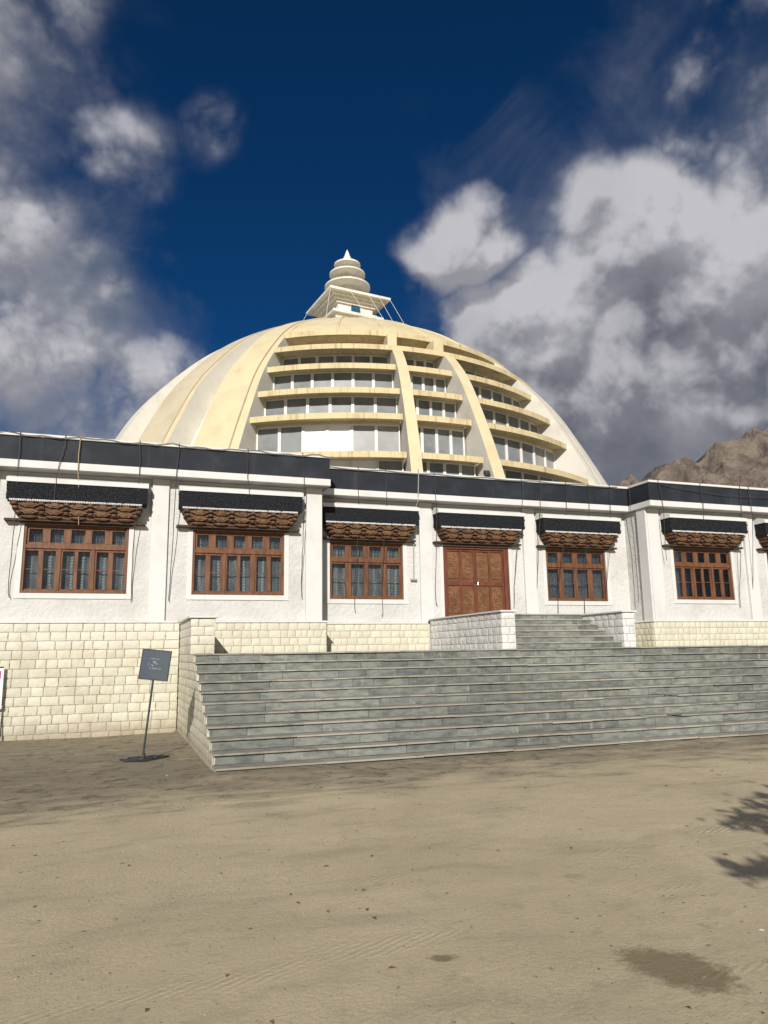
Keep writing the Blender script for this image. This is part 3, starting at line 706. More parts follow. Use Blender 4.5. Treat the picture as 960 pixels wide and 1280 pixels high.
# ribs
def rib(p0, p1, z0, z1, mfront, depth=1.0, out=0.0, nphi=4, lip=None, taper=None, mside='dome_white'):
    mb = MB(); Z = zrange(z0, z1, 46)
    def grid(fn, m, na):
        vs = [fn(i/na, z) for z in Z for i in range(na+1)]
        mb.add(vs, [(j*(na+1)+i, j*(na+1)+i+1, (j+1)*(na+1)+i+1, (j+1)*(na+1)+i) for j in range(len(Z)-1) for i in range(na)], m)
    def phi_in(s, z):
        if taper: c_ = (ph(0, z)+ph(1, z))/2; return c_+(ph(s, z)-c_)*.25
        return ph(s, z)
    def ph(s, z):
        if taper:   # constant width in metres
            c_ = drift((p0+p1)/2, z); hwd = math.degrees(taper/2/max(Rz(z), 1)); return c_+(2*s-1)*hwd
        return p0+(p1-p0)*s
    O = lambda z: max(Rz(z)+out, .2); I = lambda z: max(O(z)-depth, .1)
    grid(lambda s, z: P3(ph(s, z), O(z), z), mfront, nphi)
    grid(lambda s, z: P3(ph(0, z)+(phi_in(0, z)-ph(0, z))*s, O(z)+(I(z)-O(z))*s, z), mside, 2)
    grid(lambda s, z: P3(ph(1, z)+(phi_in(1, z)-ph(1, z))*s, O(z)+(I(z)-O(z))*s, z), mside, 2)
    zt = Z[-1]; mb.add([P3(ph(0, zt), O(zt), zt), P3(ph(1, zt), O(zt), zt), P3(ph(1, zt), I(zt), zt), P3(ph(0, zt), I(zt), zt)], [(0, 1, 2, 3)], mfront)
    ob = part(mb, 'rib', dome)
    ob.data.polygons.foreach_set('use_smooth', [True]*len(ob.data.polygons))
    try: ob.data.set_sharp_from_angle(angle=R_(30))
    except Exception: pass
    return ob
def seam(phi, z0, z1, out, wd=.03, parent=None):
    mb = MB(); mb.tube([P3(phi, Rz(z)+out, z) for z in zrange(z0, z1, 40)], wd, 'seam', 5)
    return mb.build('expansion_joint', parent)
for (a, b_, m, sm) in [(-43.2, -36.2, 'yellow', None), (-59.2, -51.2, 'beige', None), (-77, -69, 'dome_white', None), (36.0, 43.2, 'dome_white', None), (50.2, 58.5, 'beige', None), (68, 77, 'dome_white', None)]:
    r_ = rib(a, b_, 6.12, 15.9, m, out=.04)
for (a, b_, m) in [(-36.2, -34.5, 'yellow'), (-51.2, -49.8, 'yellow'), (33.1, 36.0, 'dome_white')]:
    r_ = rib(a, b_, 6.12, 15.6, m, out=0.0, nphi=2, depth=1.6)
    sp = a if a < 0 else b_
    s_ = seam(sp+(.12 if a < 0 else -.12), 6.15, 15.4, 0.0, .013, r_)
    s_.matrix_parent_inverse = Matrix()
for k in range(10):
    a = 92+k*18; rib(a, a+8.5, 6.12, 15.9, 'yellow' if k % 2 else 'beige', out=.04)
rb1 = rib(-7.2, -5.4, 6.12, 12.02, 'yellow', taper=.36, depth=1.7, out=.02); rb2 = rib(5.9, 8.3, 6.12, 12.02, 'yellow', taper=.42, depth=1.7, out=.02)
for ph_, wd in ((-6.3, .36), (7.1, .42)):
    mb = MB(); ph_ = drift(ph_, 12.5); c_ = R_(ph_); u = (math.cos(c_), math.sin(c_), 0); n_ = (math.sin(c_), -math.cos(c_), 0)
    o = Vector(P3(ph_, Rz(12.5)-.52, 12.55)); mb.obox(o, u, n_, (0, 0, 1), wd/2, .30, .36, 'yellow'); part(mb, 'rib_head', dome, bevel=.03)
# small welts running up the cap
for ph_ in (-43, -34.5, -20, -6.3, 7.1, 20, 33.5, -60, 55):
    mb = MB(); mb.tube([P3(ph_, Rz(z)-.05, z) for z in zrange(13.3, 16.4, 24)], .05, 'yellow', 6); part(mb, 'cap_welt', dome, smooth=True)
# ledges
def ledge(a0, a1, z, r_in, out, m='ledge', th=.22, back=None):
    mb = MB(); Ro = Rz(z+.1)+out; a0 = drift(a0, z); a1 = drift(a1, z); n = max(3, int((a1-a0)/1.2))
    sec = [(Ro, z), (Ro, z+th), (r_in, z+th+.03), (r_in, z+.055), (Ro-.10, z+.055), (Ro-.085, z)]
    vs = [P3(a0+(a1-a0)*i/n, r, zz) for i in range(n+1) for r, zz in sec]; L = len(sec)
    fs = [(i*L+q, (i+1)*L+q, (i+1)*L+(q+1) % L, i*L+(q+1) % L) for i in range(n) for q in range(L)]+[tuple(range(L)), tuple(range(n*L, (n+1)*L))[::-1]]
    mb.add(vs, [f for q_, f in enumerate(fs) if q_ >= n*L or q_ % L != 1], m); mb.add(vs, [f for q_, f in enumerate(fs) if q_ < n*L and q_ % L == 1], 'roof_dust'); return part(mb, 'ledge', dome)
Rw = lambda zt: Rz(zt)-0.80
ledge(-34.45, 62, LZ[0], Rz(LZ[0])-1.9, .03, th=.19); ledge(-34.45, 58, LZ[1], Rz(LZ[0])-1.6, .05, th=.18)
for (a0, a1, n) in BAYS:
    for k in (2, 3, 4, 5, 6):
        ledge(a0+.02, a1-.02, LZ[k], Rw(LZ[k-1])-.25, -.2, th=.19)
# windows between the ledges
def bay_windows(a0, a1, n, k, rowmat):
    zt = LZ[k-1]+.055; zb = LZ[k]+.25; r = Rw(LZ[k-1]); a0 = drift(a0, zb+.3)-(.45 if abs(a0) < 15 else 0); a1 = drift(a1, zb+.3)+(.45 if abs(a1) < 15 else 0); step = (a1-a0)/n
    for i in range(n):
        p0, p1 = a0+step*i, a0+step*(i+1)
        A, B = Vector(P3(p0, r, zb)), Vector(P3(p1, r, zb)); u = (B-A).normalized(); L = (B-A).length; nn = Vector((u.y, -u.x, 0)); Zv = Vector((0, 0, 1)); H = zt-zb
        fr = .045; mb = MB(); mid_ = (A+B)/2
        hb_ = .10 if k >= 4 else .03
        mb.obox(mid_+Zv*(hb_/2), u, Zv, nn, L/2-.002, hb_/2, .05, 'frame_white'); 
        topb = .085 if k == 5 else .03
        mb.obox(mid_+Zv*(H-topb/2-.002), u, Zv, nn, L/2-.002, topb/2, .05, 'yellow' if k == 5 else 'frame_white')
        if k == 5: mb.obox(mid_+Zv*(H-topb-.022), u, Zv, nn, L/2-.046, .02, .04, 'frame_white')
        zc = hb_+(H-hb_-topb)/2; hh = (H-hb_-topb)/2-.001
        for s in (-1, 1): mb.obox(mid_+u*s*(L/2-fr/2-.002)+Zv*zc, u, Zv, nn, fr/2, hh, .05, 'frame_white')
        wn_ = part(mb, 'window', dome)
        mm = rowmat(i); q = MB(); q.obox(mid_+Zv*zc, u, Zv, nn, L/2-fr-.004, hh-.001, .006, mm); pn = q.build('pane', wn_); 
for bi, (a0, a1, n) in enumerate(BAYS):
    for k in (2, 3, 4, 5, 6):
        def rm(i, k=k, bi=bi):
            if bi == 0 and k == 5: return ['dome_glass', 'dome_glass', 'glare_white', 'glare_white', 'pale_blind', 'pale_blind'][i]  # two middle panes: sun glare put into the colour as white
            if bi == 0 and k == 6: return ['glare_white', 'glare_white', 'glare_white', 'glare_white', 'glare_white', 'dome_glass'][i]
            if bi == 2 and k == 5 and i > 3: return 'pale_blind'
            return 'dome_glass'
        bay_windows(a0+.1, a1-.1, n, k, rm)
# beige wall above the topmost windows and the dim drum inside
mb = MB(); mb.lathe([(Rw(LZ[1])-.35, 12.0), (Rz(13)-1.5, 12.98)], CX, CY, 'beige', 70, -34.6, 33.2); part(mb, 'bay_wall', dome, smooth=True)
mb = MB(); mb.lathe([(Rz(LZ[k])-2.6, LZ[k]) for k in (6, 5, 4, 3, 2, 1, 0)][::1]+[(.1, 13.1)], CX, CY, 'dome_inside', 60); part(mb, 'inner_drum', dome, smooth=True)

# spire on top
SPR = R_(7)
def spin(x, y, z=0): return (CX+x*math.cos(SPR)-y*math.sin(SPR), CY+x*math.sin(SPR)+y*math.cos(SPR), z)
def sqpyr(mb, s0, z0, s1, z1, m):
    vs = [spin(a*s0, b_*s0, z0) for a, b_ in ((-1, -1), (1, -1), (1, 1), (-1, 1))]+[spin(a*s1, b_*s1, z1) for a, b_ in ((-1, -1), (1, -1), (1, 1), (-1, 1))]
    mb.add(vs, [(0, 3, 2, 1), (4, 5, 6, 7), (0, 1, 5, 4), (1, 2, 6, 5), (2, 3, 7, 6), (3, 0, 4, 7)], m)
mb = MB(); sqpyr(mb, 1.27, 16.76, 1.27, 16.90, 'spire_white'); sqpyr(mb, .9, 16.2, 1.12, 16.758, 'spire_white'); part(mb, 'platform_slab', dome, bevel=.015)
mb = MB(); sqpyr(mb, .88, 16.902, .88, 17.5, 'spire_white'); shaft = part(mb, 'lantern_box', dome, bevel=.01)
for (sx_, sy_) in ((0, -1), (-1, 0), (1, 0)):
    mb = MB(); rm_ = Matrix.Rotation(SPR, 3, 'Z'); u = rm_ @ (Vector((1, 0, 0)) if sx_ == 0 else Vector((0, 1, 0))); n_ = rm_ @ Vector((sx_, sy_, 0)); c_ = Vector((CX, CY, 0))+n_*.885; K = 16
    pts = [(-.24, 16.93), (.24, 16.93)]+[(.24*math.cos(math.pi*q/K), 17.18+.28*math.sin(math.pi*q/K)) for q in range(K+1)]
    mb.prism(pts, lambda a, b_: tuple(c_+u*a+Vector((0, 0, b_))), lambda a, b_: tuple(c_+u*a+n_*.03+Vector((0, 0, b_))), 'blue_glass'); part(mb, 'arched_window', dome)
ru, rv = Vector((math.cos(SPR), math.sin(SPR), 0)), Vector((-math.sin(SPR), math.cos(SPR), 0))
for xa, xb, h_ in ((-.95, -.36, .20), (.16, .95, .06)):
    mb = MB(); mb.obox(spin((xa+xb)/2, -1.15, 16.902+h_/2), ru, rv, (0, 0, 1), (xb-xa)/2, .05, h_/2, 'frame_white'); part(mb, 'low_kerb', dome, bevel=.01)
mb = MB()
for s, z0, z1 in ((.98, 17.38, 17.50), (1.14, 17.502, 17.61), (1.30, 17.612, 17.70)): sqpyr(mb, s, z0, s, z1, 'spire_white')
part(mb, 'corbel', dome, bevel=.01)
mb = MB(); sqpyr(mb, 1.52, 17.70, 1.52, 17.83, 'spire_white'); part(mb, 'canopy_slab', dome, bevel=.015)
def disc(r, z, h, rin, name='parasol_disc'):
    mb = MB(); mb.lathe([(rin*.8, z-h), (rin, z-h+.02), (r*.97, z-.085), (r, z-.08), (r, z), (r*.97, z+.012), (rin*.9, z+.07), (0, z+.08)], CX, CY, 'spire_white', 56); return part(mb, name, dome, smooth=False)
mb = MB(); mb.lathe([(.60, 17.84), (.50, 18.3), (.42, 18.9), (.30, 19.4), (.24, 19.93)], CX, CY, 'spire_white', 40); part(mb, 'spire_core', dome, smooth=True)
disc(1.08, 18.74, .12, .50); disc(.85, 19.40, .12, .42); disc(.63, 19.90, .11, .30)
mb = MB(); mb.lathe([(.30, 19.93), (.27, 20.02), (.21, 20.08), (.19, 20.25), (.11, 20.42), (.10, 20.48), (.0, 20.72)], CX, CY, 'spire_white', 24); part(mb, 'finial', dome, smooth=True)
for lab, a, b_ in (('front left', (-1.50, -1.50, 17.72), (-2.0, -2.2, 15.9)), ('front right', (1.50, -1.50, 17.72), (2.1, -2.2, 15.9)), ('rear left', (-1.50, 1.50, 17.72), (-2.3, 2.3, 15.8)), ('mid', (.4, -1.50, 17.72), (.7, -2.6, 15.95)), ('midleft', (-.5, -1.50, 17.72), (-.1, -2.6, 15.95)), ('midright', (.95, -1.50, 17.72), (1.25, -2.5, 15.9))):
    mb = MB(); mb.tube([spin(*a), spin(*b_)], .008, 'frame_white', 4); part(mb, 'stay_wire', dome)

# ------------------------------------------------------------------ broad staircase and its stone side wall
NS = 11; RI = 0.16; TR = 0.36; ZTOP = 1.66; YTOP = 14.68; SX0, SX1 = 1.45, 30.0
stairs = thing('broad_staircase', (14, 12.8, 0), 'wide flight of worn grey slate steps leading up to the hall terrace', 'steps')
rnd = random.Random(11)
for k in range(NS):
    zt = ZTOP-RI*k; yf = YTOP-TR*k           # nosing edge
    y_back = yf+TR+.03 if k else 19.0
    mb = MB(); x = SX0-.035
    # tread slabs
    while x < SX1:
        L = rnd.uniform(.8, 1.9); e = min(x+L, SX1); dz = rnd.uniform(-.006, .006); dy = rnd.uniform(-.022, .012)
        broke = rnd.random() < .02
        if not broke:
            if k == 0:
                mb.box(x+.002, e-.002, yf+dy, yf+.34, zt-.030+dz, zt+dz, 'nosing')
            else:
                mb.box(x+.002, e-.002, yf+dy, yf+.30, zt-.028+dz, zt+dz, 'nosing')
                mb.box(x+.002, e-.002, yf+.301, y_back, zt-.04+dz, zt-.003+dz, 'slate_top')
        x = e
    if k == 0: mb.box(SX0-.03, SX1, yf+.342, 18.99, 1.5, zt-.006, 'slate_top')
    mb.box(SX0, SX1, yf+.06, yf+TR+.10, zt-RI-.05, zt-.042, 'slate_top')
    st = part(mb, 'step', stairs, bevel=.004)
    mb = MB(); x = SX0
    while x < SX1:
        L = rnd.uniform(.35, 1.3); e = min(x+L, SX1); dy = rnd.uniform(-.006, .006)
        mb.box(x+.003, e-.003, yf+.035+dy, yf+.062, zt-RI-.004, zt-.034-rnd.choice((0, 0, .003, .010)), 'slate'); x = e
    r_ = mb.build('riser', st, bevel=.003); r_.matrix_parent_inverse = Matrix()
mb = MB(); mb.prism([(YTOP-TR*10+.08, -.3)]+[p for k in range(10, -1, -1) for p in ((YTOP-TR*k+.08, ZTOP-RI*(k+1)-.06), (YTOP-TR*k+.08, ZTOP-RI*k-.05))]+[(18.9, ZTOP-.05), (18.9, -.3)],
                 lambda a, b_: (SX0+.004, a, b_), lambda a, b_: (SX1-.01, a, b_), 'mortar'); part(mb, 'stair_core', stairs)

side = thing('stone_side_wall', (1.4, 15, 0), 'stepped cream stone wall with a square end pier closing the left side of the slate steps', 'wall')
mb = MB()
# courses follow the steps: row k of the side face starts behind the stair nosing at that height
zsS = [-.16]+[ZTOP-RI*k for k in range(NS-1, -1, -1)]+[1.84, 2.02, 2.20, 2.36]
o = Vector((1.43, 0, 0)); u = Vector((0, -1, 0)); n_ = Vector((-1, 0, 0))
def yfront(k):
    zt = zsS[k+1]
    if zt > ZTOP+.01: return 15.26
    kk = (ZTOP-zt)/RI; return YTOP-TR*kk+.03
mb.courses(o, u, n_, -17.90, lambda k: -yfront(k), zsS, 'cream_stone', (.22, .42), .022)
bk = MB(); pts = [(18.0, -.2)]
for k in range(len(zsS)-1): pts += [(yfront(k)+.006, max(zsS[k], -.2)), (yfront(k)+.006, zsS[k+1])]
pts += [(18.0, 2.36)]
mb.prism(pts, lambda a, b_: (1.385+.04, a, b_), lambda a, b_: (1.385+.055, a, b_), 'mortar')
part(mb, 'side_masonry', side, smooth='angle')
mb = MB(); mb.courses(Vector((1.405, 15.27, 0)), Vector((1, 0, 0)), Vector((0, -1, 0)), 0, .475, zsS[-5:], 'cream_stone', (.24, .3), .028)
mb.box(1.442, 1.87, 15.27, 17.90, 1.62, 2.355, 'mortar')
mb.courses(Vector((1.87, 0, 0)), Vector((0, 1, 0)), Vector((1, 0, 0)), 15.28, 17.9, zsS[-5:], 'cream_stone', (.24, .4), .02)
part(mb, 'end_pier', side, smooth='angle')
mb = MB(); mb.box(1.365, 1.93, 15.20, 17.86, 2.364, 2.405, 'smooth_white'); part(mb, 'coping', side, bevel=.008)

# ------------------------------------------------------------------ entrance staircase with white cheek walls
ent = thing('entrance_staircase', (9.8, 16, ZTOP), 'short slate stair between two white stone cheek walls leading to the carved door', 'steps')
EY = 14.84; ex0, ex1 = 8.42, 11.30; n = 6; ri = (2.52-ZTOP)/n
for k in range(n):
    zt = ZTOP+ri*(k+1); yf = EY+.06+.30*k; yb = 18.9 if k == n-1 else yf+.34
    mb = MB(); x = ex0
    while x < ex1:
        e = min(x+rnd.uniform(.6, 1.2), ex1); e = ex1 if ex1-e < .3 else e
        mb.box(x+.002, e-.002, yf, min(yf+.295, yb), zt-.032, zt+rnd.uniform(-.002, .002), 'nosing'); x = e
    if k == n-1: mb.box(ex0, ex1, yf+.297, 18.92, zt-.05, zt-.003, 'slate_top')
    mb.box(ex0+.002, ex1-.002, yf+.05, yb-.01, ZTOP-.02, zt-.034, 'mortar')
    st = part(mb, 'step', ent, bevel=.003)
    mb = MB(); x = ex0+.003
    while x < ex1-.003:
        e = min(x+rnd.uniform(.3, .8), ex1-.003); e = ex1-.003 if ex1-.003-e < .2 else e
        mb.box(x+.002, e-.002, yf+.025, yf+.049, zt-ri+.001, zt-.033, 'slate'); x = e
    r_ = mb.build('riser', st); r_.matrix_parent_inverse = Matrix()
zsC = [ZTOP-.03, 1.80, 1.975, 2.15, 2.325, 2.475]
for (xa, xb) in ((8.08, 8.415), (11.305, 11.64)):
    mb = MB(); mb.box(xa+.012, xb-.012, EY+.012, 18.9, ZTOP-.03, 2.470, 'white_mortar')
    mb.courses(Vector((xa+.01, 0, 0)), Vector((0, -1, 0)), Vector((-1, 0, 0)), -18.85, -EY, zsC, 'white_stone', (.2, .36), .024)
    mb.courses(Vector((xb-.01, 0, 0)), Vector((0, 1, 0)), Vector((1, 0, 0)), EY, 18.85, zsC, 'white_stone', (.2, .36), .02)
    mb.courses(Vector((0, EY+.01, 0)), Vector((1, 0, 0)), Vector((0, -1, 0)), xa-.01, xb+.01, zsC, 'white_stone', (.16, .3), .024)
    ck = part(mb, 'cheek_wall', ent, smooth='angle')
    mb = MB(); mb.box(xa-.05, xb+.05, EY-.05, 18.86, 2.478, 2.515, 'smooth_white'); cp = mb.build('coping', ck, bevel=.006)

# ------------------------------------------------------------------ signboard on a post
sg = thing('signboard_post', (0.51, 12.94, 0), 'small square navy sign with worn white marks tilted on a thin black post', 'sign')
tl = R_(6.5)
def part_l(mb, name, parent, **kw): return mb.build(name, parent, **kw)
tilt = Matrix.Rotation(tl, 4, 'Y')
mb = MB(); mb.tube([(0, 0, .02), (.115, .02, 1.27)], .017, 'steel', 8); mb.tube([(0, 0, .02), (0.02, 0, .12)], .026, 'steel', 8); part_l(mb, 'post', sg)
mb = MB()
for p, q in (((-.34, .22, .012), (-.04, .0, .012)), ((-.30, .04, .012), (.04, -.06, .012)), ((0, .0, .016), (.30, .36, .016)), ((.02, -.10, .016), (.42, .28, .016)), ((-.22, .34, .016), (.34, .40, .016)), ((-.02, -.08, .018), (-.20, .36, .018)), ((.22, .16, .018), (.06, .38, .018)), ((.40, .27, .016), (.30, .41, .016))):
    mb.tube([p, q], .016, 'steel', 6)
part_l(mb, 'base_frame', sg)
mb = MB(); mb.box(-.225, .225, -.012, .012, -.24, .24, 'sign_blue')
for a in ((-.235, .235, -.018, .016, .225, .245), (-.235, .235, -.018, .016, -.245, -.225)): mb.box(*a, 'steel')
for a in ((-.235, -.218, -.018, .016, -.224, .224), (.218, .235, -.018, .016, -.224, .224)): mb.box(*a, 'steel')
pn = part_l(mb, 'sign_panel', sg, bevel=.002); pn.location = (.135, -.02, 1.49); pn.rotation_euler = (0, tl, R_(-14))
mb = MB()
def stroke(pts, wd):
    for a, b_ in zip(pts[:-1], pts[1:]):
        a, b_ = Vector((a[0], 0, a[1])), Vector((b_[0], 0, b_[1])); d = (b_-a); L = d.length; d /= L; nn = Vector((-d.z, 0, d.x))
        mb.obox((a+b_)/2+Vector((0, -.0135, 0)), d, nn, (0, 1, 0), L/2+wd*.3, wd/2, .0012, 'sign_mark')
stroke([(-.10, .090), (-.05, .097), (.02, .095), (.055, .098)], .014); stroke([(.05, .10), (.075, .075), (.085, .035)], .010)
stroke([(-.045, .06), (-.005, .025), (.03, .018)], .018); stroke([(-.045, .06), (-.02, .05), (.02, .052)], .010); stroke([(-.06, .0), (-.02, -.02)], .012)
stroke([(-.10, -.02), (-.105, .03)], .006)
for q in range(5): stroke([(-.085+q*.042, -.075+.004*(q % 2)), (-.075+q*.042, -.05)], .009)
for q in range(4): stroke([(-.08+q*.045, -.048), (-.06+q*.045, -.052)], .007)
mk = part_l(mb, 'worn_lettering', pn)

# ------------------------------------------------------------------ notice board, only its edge in view at the far left
nb_ = thing('notice_board', (-2.54, 17.76, -.06), 'white notice board with magenta print by the cream wall at the left edge', 'notice board')
mb = MB(); mb.box(-.42, .385, -.012, .012, .66, 1.50, 'poster'); pn2 = part_l(mb, 'board', nb_, bevel=.004)
mb = MB(); mb.box(-.40, .375, -.016, .016, 1.50, 1.53, 'steel'); mb.box(-.42, .40, -.02, -.013, .70, .72, 'poster')
part_l(mb, 'top_rail', nb_)
mb = MB(); mb.box(-.38, .33, -.0155, -.0125, 1.28, 1.44, 'magenta'); mb.box(-.38, .30, -.0155, -.0125, .80, .92, 'magenta'); part_l(mb, 'printed_band', pn2)
for x in (-.36, .352):
    mb = MB(); mb.tube([(x, .02, .66), (x, .06, -.02)], .014, 'steel', 6); mb.tube([(x, .0, .66), (x, -.1, -.02)], .014, 'steel', 6); part_l(mb, 'leg', nb_)

# ------------------------------------------------------------------ flood lamp on the parapet
fl = thing('flood_lamp', (9.87, 18.62, 6.54), 'small black flood lamp clamped on the parapet above the carved door', 'lamp')
mb = MB(); mb.tube([(0, 0, 0), (0, 0, .10)], .014, 'steel', 6); mb.box(-.06, .06, -.03, .06, 0, .012, 'steel'); part_l(mb, 'bracket', fl)
mb = MB(); mb.prism([(-.10, .05), (-.04, .0), (.05, .10), (.03, .19), (-.03, .2)], lambda a, b_: (-.085, a, b_), lambda a, b_: (.085, a, b_), 'steel'); hd_ = part_l(mb, 'lamp_head', fl, bevel=.008)

# ------------------------------------------------------------------ cables hanging over the front
def cable(pts, r, m, label, name='hanging_cable', group='cables hanging down the hall front', cat='cable'):
    mb = MB(); mb.tube(pts, r, m, 5); o = mb.build(name); tag(o, label, cat, group); return o
def hang(x0, x1, z1, Y, label, m='cable', r=.009, sl=0.0):
    rn = random.Random(int(x0*100)); yo = Y-.45
    pts = [(x0-.01, Y-.2, 6.56), (x0, yo, 6.55), (x0, yo-.012, 6.44)]
    n = 14; z = 6.4
    for i in range(1, n+1):
        f = i/n; zz = 6.4+(z1-6.4)*f
        y = yo-.014 if zz > 5.7 else yo-.014+(.40 if z1 < 5 else .1)*min(1, (5.7-zz)/2.4)
        pts.append((x0+(x1-x0)*f+.02*math.sin(5*f+x0*3)+rn.uniform(-.008, .008), y, zz))
    if z1 < 4: pts.append((x1+.015*rn.choice((-1, 1)), pts[-1][1], z1-.10))
    cable(pts, r, m, label)
hang(-2.17, -2.2, 3.03, YL, 'thin dark cable hanging at the left edge of the leftmost visible window')
hang(-1.25, -1.43, 5.07, YL, 'short dark cable slanting over the black hood of the leftmost window')
hang(-.94, -.90, 4.55, YL, 'sun-bleached tan cable crossing the middle of the leftmost window hood', 'pale_cable', .012)
hang(.34, .32, 2.97, YL, 'thin dark cable hanging just right of the leftmost window')
hang(1.22, 1.12, 2.98, YL, 'thin dark cable hanging between first pilaster and second window from the left')
hang(2.84, 2.88, 5.4, YL, 'short cable ending at the black hood of the second window from the left')
hang(4.20, 4.3, 3.07, YL, 'dark cable hanging by the corner pilaster of the left wing')
hang(5.97, 5.96, 2.79, YM, 'dark cable hanging across the left part of the recessed window left of the door')
hang(6.75, 6.74, 2.68, YM, 'dark cable hanging across the right part of the recessed window left of the door')
hang(8.19, 8.32, 2.97, YM, 'thin dark cable hanging immediately left of the carved door')
hang(10.96, 10.74, 2.92, YM, 'thin dark cable slanting down immediately right of the carved door')
hang(11.58, 11.47, 2.92, YM, 'thin dark cable left of the window right of the door')
hang(12.46, 12.2, 2.7, YM, 'thin cable crossing the left panes of the window right of the door')
hang(13.24, 13.09, 2.7, YM, 'thin cable crossing the right panes of the window right of the door')
hang(14.02, 13.91, 3.41, YM, 'thin cable hanging just right of the window right of the door')
hang(15.0, 15.28, 4.17, YL, 'cable slanting down the corner pilaster of the right wing')
hang(16.56, 16.58, 5.3, YL, 'short cable ending above the hood of the right wing window')
hang(18.10, 18.02, 2.9, YL, 'long cable left of the right wing second pilaster')
hang(18.45, 18.58, 3.02, YL, 'long cable lying over the right wing second pilaster')
mb = MB(); mb.tube([(14.60, 18.36, 6.5), (14.60, 18.4, 5.8), (14.66, 18.42, 4.6), (14.65, 18.40, 3.6), (14.66, 18.44, 2.97)], .009, 'cable', 5); tag(mb.build('hanging_cable'), 'thin cable hanging down the short return wall of the right wing', 'cable', 'cables hanging down the hall front')
mb = MB(); mb.tube([(7.71, 18.55, 6.62), (7.71, 18.53, 6.4), (7.70, 18.6, 5.7), (7.68, 18.9, 5.4), (7.66, 18.93, 3.6)], .016, 'pipe', 6); mb.box(7.57, 7.75, 18.90, 18.96, 3.56, 3.6, 'pipe')
tag(mb.build('grey_conduit'), 'pale grey conduit running down the wall between recessed window and door', 'pipe')
pts = []
for i in range(61):
    x = -6+i*.186; pts.append((x, YL-.455, 6.53-.05*abs(math.sin(i*.33))+.02*math.sin(i*1.7)))
cable([p for p in pts if p[0] < 5.0], .008, 'cable', 'slack dark cable strung along the top of the left wing parapet', 'parapet_cable', 'cables strung along the parapets')
pts = [(5.1+i*.2, YM-.455, 6.52-.04*abs(math.sin(i*.4))) for i in range(47)]
cable(pts, .008, 'cable', 'slack dark cable strung along the recessed parapet over the door', 'parapet_cable', 'cables strung along the parapets')
pts = [(15+i*.3, YL-.46, 6.44-.045*i+.0022*i*i) for i in range(24)]
cable(pts, .009, 'cable', 'sagging dark cable across the black band of the right wing parapet', 'parapet_cable', 'cables strung along the parapets')

# ------------------------------------------------------------------ tree standing behind the photographer (its shade falls at the right edge)
tree = thing('shade_tree', (4.68, -2.51, -1.7), 'leafy tree whose crown shades the ground at the right edge', 'tree')
M['bark'] = mat('grey_brown_bark', (0.14, 0.10, 0.07), 0.95, (0.08, 0.06, 0.045), 12, bump=.8, bscale=25, bdist=.02)
M['leaf'] = mat('green_leaf', (0.06, 0.10, 0.035), 0.7, (0.10, 0.13, 0.05), 3)
rt = random.Random(5); mb = MB(); lv = MB()
mb.tube([(0, 0, 1.6), (.05, .05, 2.0), (0, .1, 2.6), (.05, 0, 3.8)], [.2, .16, .13, .09], 'bark', 10); tips = []
for i in range(85):
    a = i*2.39996; z0 = rt.uniform(2.6, 3.8); ln = rt.uniform(2.0, 2.7); z1 = 4.4+1.4*(2*((i*.618034) % 1)-1)
    rr = ln*math.sqrt(max(.15, 1-((z1-4.4)/1.6)**2)); p0 = Vector((0, .05, z0)); p2 = Vector((rr*math.cos(a), rr*math.sin(a), z1)); p1 = (p0+p2)/2+Vector((0, 0, .25))
    mb.tube([p0, p1, p2], [.05, .03, .012], 'bark', 5); tips.append((p0, p1, p2))
    for s in range(5):
        q = p1.lerp(p2, rt.random()); e = q+Vector((rt.uniform(-.6, .6), rt.uniform(-.6, .6), rt.uniform(-.5, .35))); mb.tube([q, e], [.012, .005], 'bark', 4); tips.append((q, q.lerp(e, .5), e))
for (p0, p1, p2) in tips:
    for s in range(70):
        f = rt.uniform(.25, 1.05); q = (p1.lerp(p2, (f-.5)*2) if f > .5 else p0.lerp(p1, f*2))+Vector((rt.gauss(0, .06), rt.gauss(0, .06), rt.gauss(0, .05)))
        if q.z < 2.4: continue
        d = Vector((rt.gauss(0, 1), rt.gauss(0, 1), rt.gauss(-.3, .7))).normalized(); s_ = d.orthogonal().normalized(); L = rt.uniform(.07, .13); wq = L*.28
        lv.add([q, q+d*L*.5+s_*wq, q+d*L, q+d*L*.5-s_*wq], [(0, 1, 2, 3)], 'leaf')
part_l(mb, 'trunk', tree, smooth=True); part_l(lv, 'crown', tree)

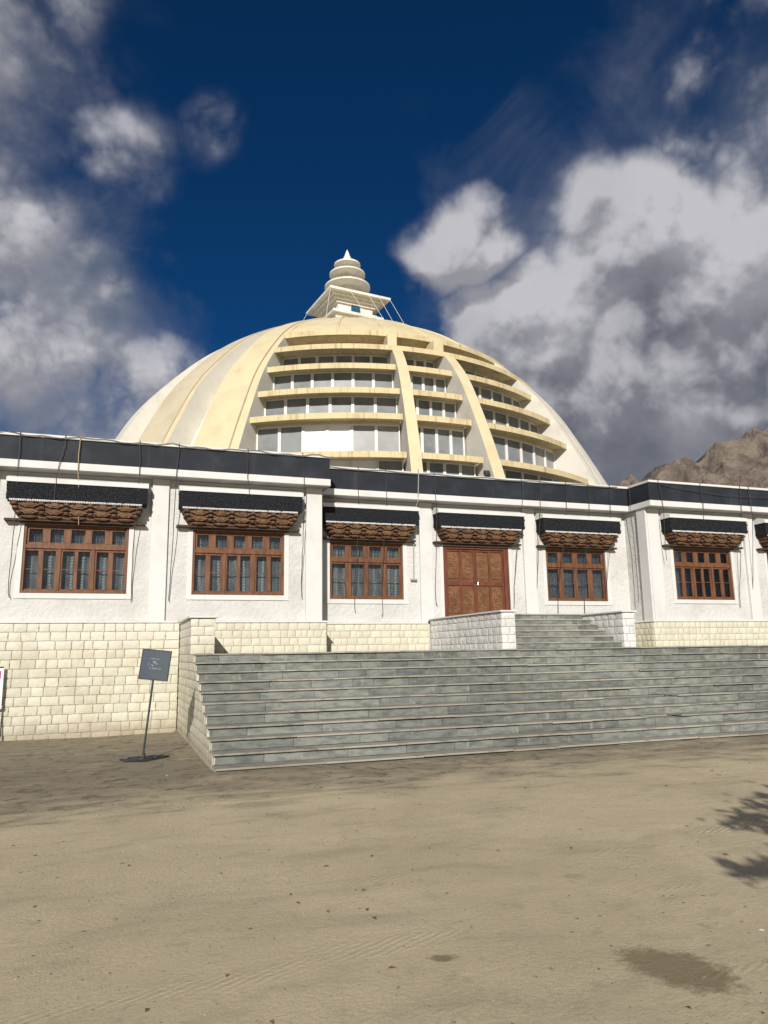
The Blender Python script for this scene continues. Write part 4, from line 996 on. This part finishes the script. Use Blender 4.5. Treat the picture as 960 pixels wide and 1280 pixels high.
# ------------------------------------------------------------------ loose stones and litter on the ground
rp = random.Random(21); mb = MB()
M['pebble'] = mat('dusty_pebble', (0.30, 0.26, 0.20), 0.9, (0.18, 0.16, 0.13), 20, island=(0.6, 1.5))
def gz(x, y): return -0.01+0.020*noise.noise(Vector((x*.45, y*.45, 3)))+0.010*noise.noise(Vector((x*1.7, y*1.7, 7)))+0.004*noise.noise(Vector((x*5, y*5, 1)))
for i in range(3000):
    y = 2.4+9.0*rp.random()**1.3; x = rp.uniform(-.35*y-.3, 1.25*y)
    if y > 10.8 and x > 1.3: continue
    s = rp.choice((.003, .004, .004, .006, .006, .009, .013))*rp.uniform(.7, 1.2); z = gz(x, y)
    vs = [(x+s*rp.uniform(.6, 1.3)*a, y+s*rp.uniform(.6, 1.3)*b_, z+s*.5*c_*rp.uniform(.5, 1.1)) for a, b_, c_ in ((-1, 0, 0), (0, -1, 0), (1, 0, 0), (0, 1, 0), (0, 0, 1.2), (0, 0, -1))]
    mb.add(vs, [(0, 1, 4), (1, 2, 4), (2, 3, 4), (3, 0, 4), (1, 0, 5), (2, 1, 5), (3, 2, 5), (0, 3, 5)], 'pebble')
tag(mb.build('gravel'), 'scattered small stones lying on the dusty ground', 'gravel', kind='stuff')

# dry leaves, scraps of paper and twigs
rl = random.Random(33); mb = MB()
M['dry_leaf'] = mat('dry_brown_leaf', (0.22, 0.11, 0.05), 0.85, (0.12, 0.08, 0.045), 30, island=(0.6, 1.5))
M['paper_scrap'] = mat('dirty_white_paper', (0.70, 0.68, 0.64), 0.8); M['red_scrap'] = mat('faded_red_wrapper', (0.42, 0.08, 0.05), 0.6)
for i in range(260):
    y = 2.6+8.2*rl.random(); x = rl.uniform(-.35*y-.3, 1.2*y)
    if i > 170: y = 10.5+6.5*rl.random(); x = rl.uniform(-4.5, 1.2)
    z = gz(x, y)+.004-(0.05*min(1, (y-13.5)/4) if y > 13.5 and x < 1.4 else 0); L = rl.uniform(.010, .028); a = rl.uniform(0, 6.28); u = Vector((math.cos(a), math.sin(a), 0)); v = Vector((-math.sin(a), math.cos(a), rl.uniform(-.3, .3)))
    m = rl.choices(('dry_leaf', 'paper_scrap', 'red_scrap'), (30, 3, 1))[0]; p = Vector((x, y, z)); hgt = Vector((0, 0, L*rl.uniform(.1, .45)))
    mb.add([p-u*L, p-v*L*.5+hgt, p+u*L, p+v*L*.5+hgt, p+hgt*.4], [(0, 1, 4), (1, 2, 4), (2, 3, 4), (3, 0, 4)], m)
for i in range(70):
    y = 9.5+7*rl.random(); x = rl.uniform(-4.5, 1.1 if y > 11 else 4); a = rl.uniform(-.5, .5); L = rl.uniform(.05, .22); z = gz(x, y)+.004-(0.05*min(1, (y-13.5)/4) if y > 13.5 else 0)
    mb.tube([(x, y, z), (x+L*.5*math.cos(a), y+L*.5*math.sin(a)+.01, z+.008), (x+L*math.cos(a), y+L*math.sin(a), z)], .003, 'bark', 4)
tag(mb.build('leaf_litter'), 'dry leaves, twigs and paper scraps strewn on the dusty ground', 'litter', kind='stuff')
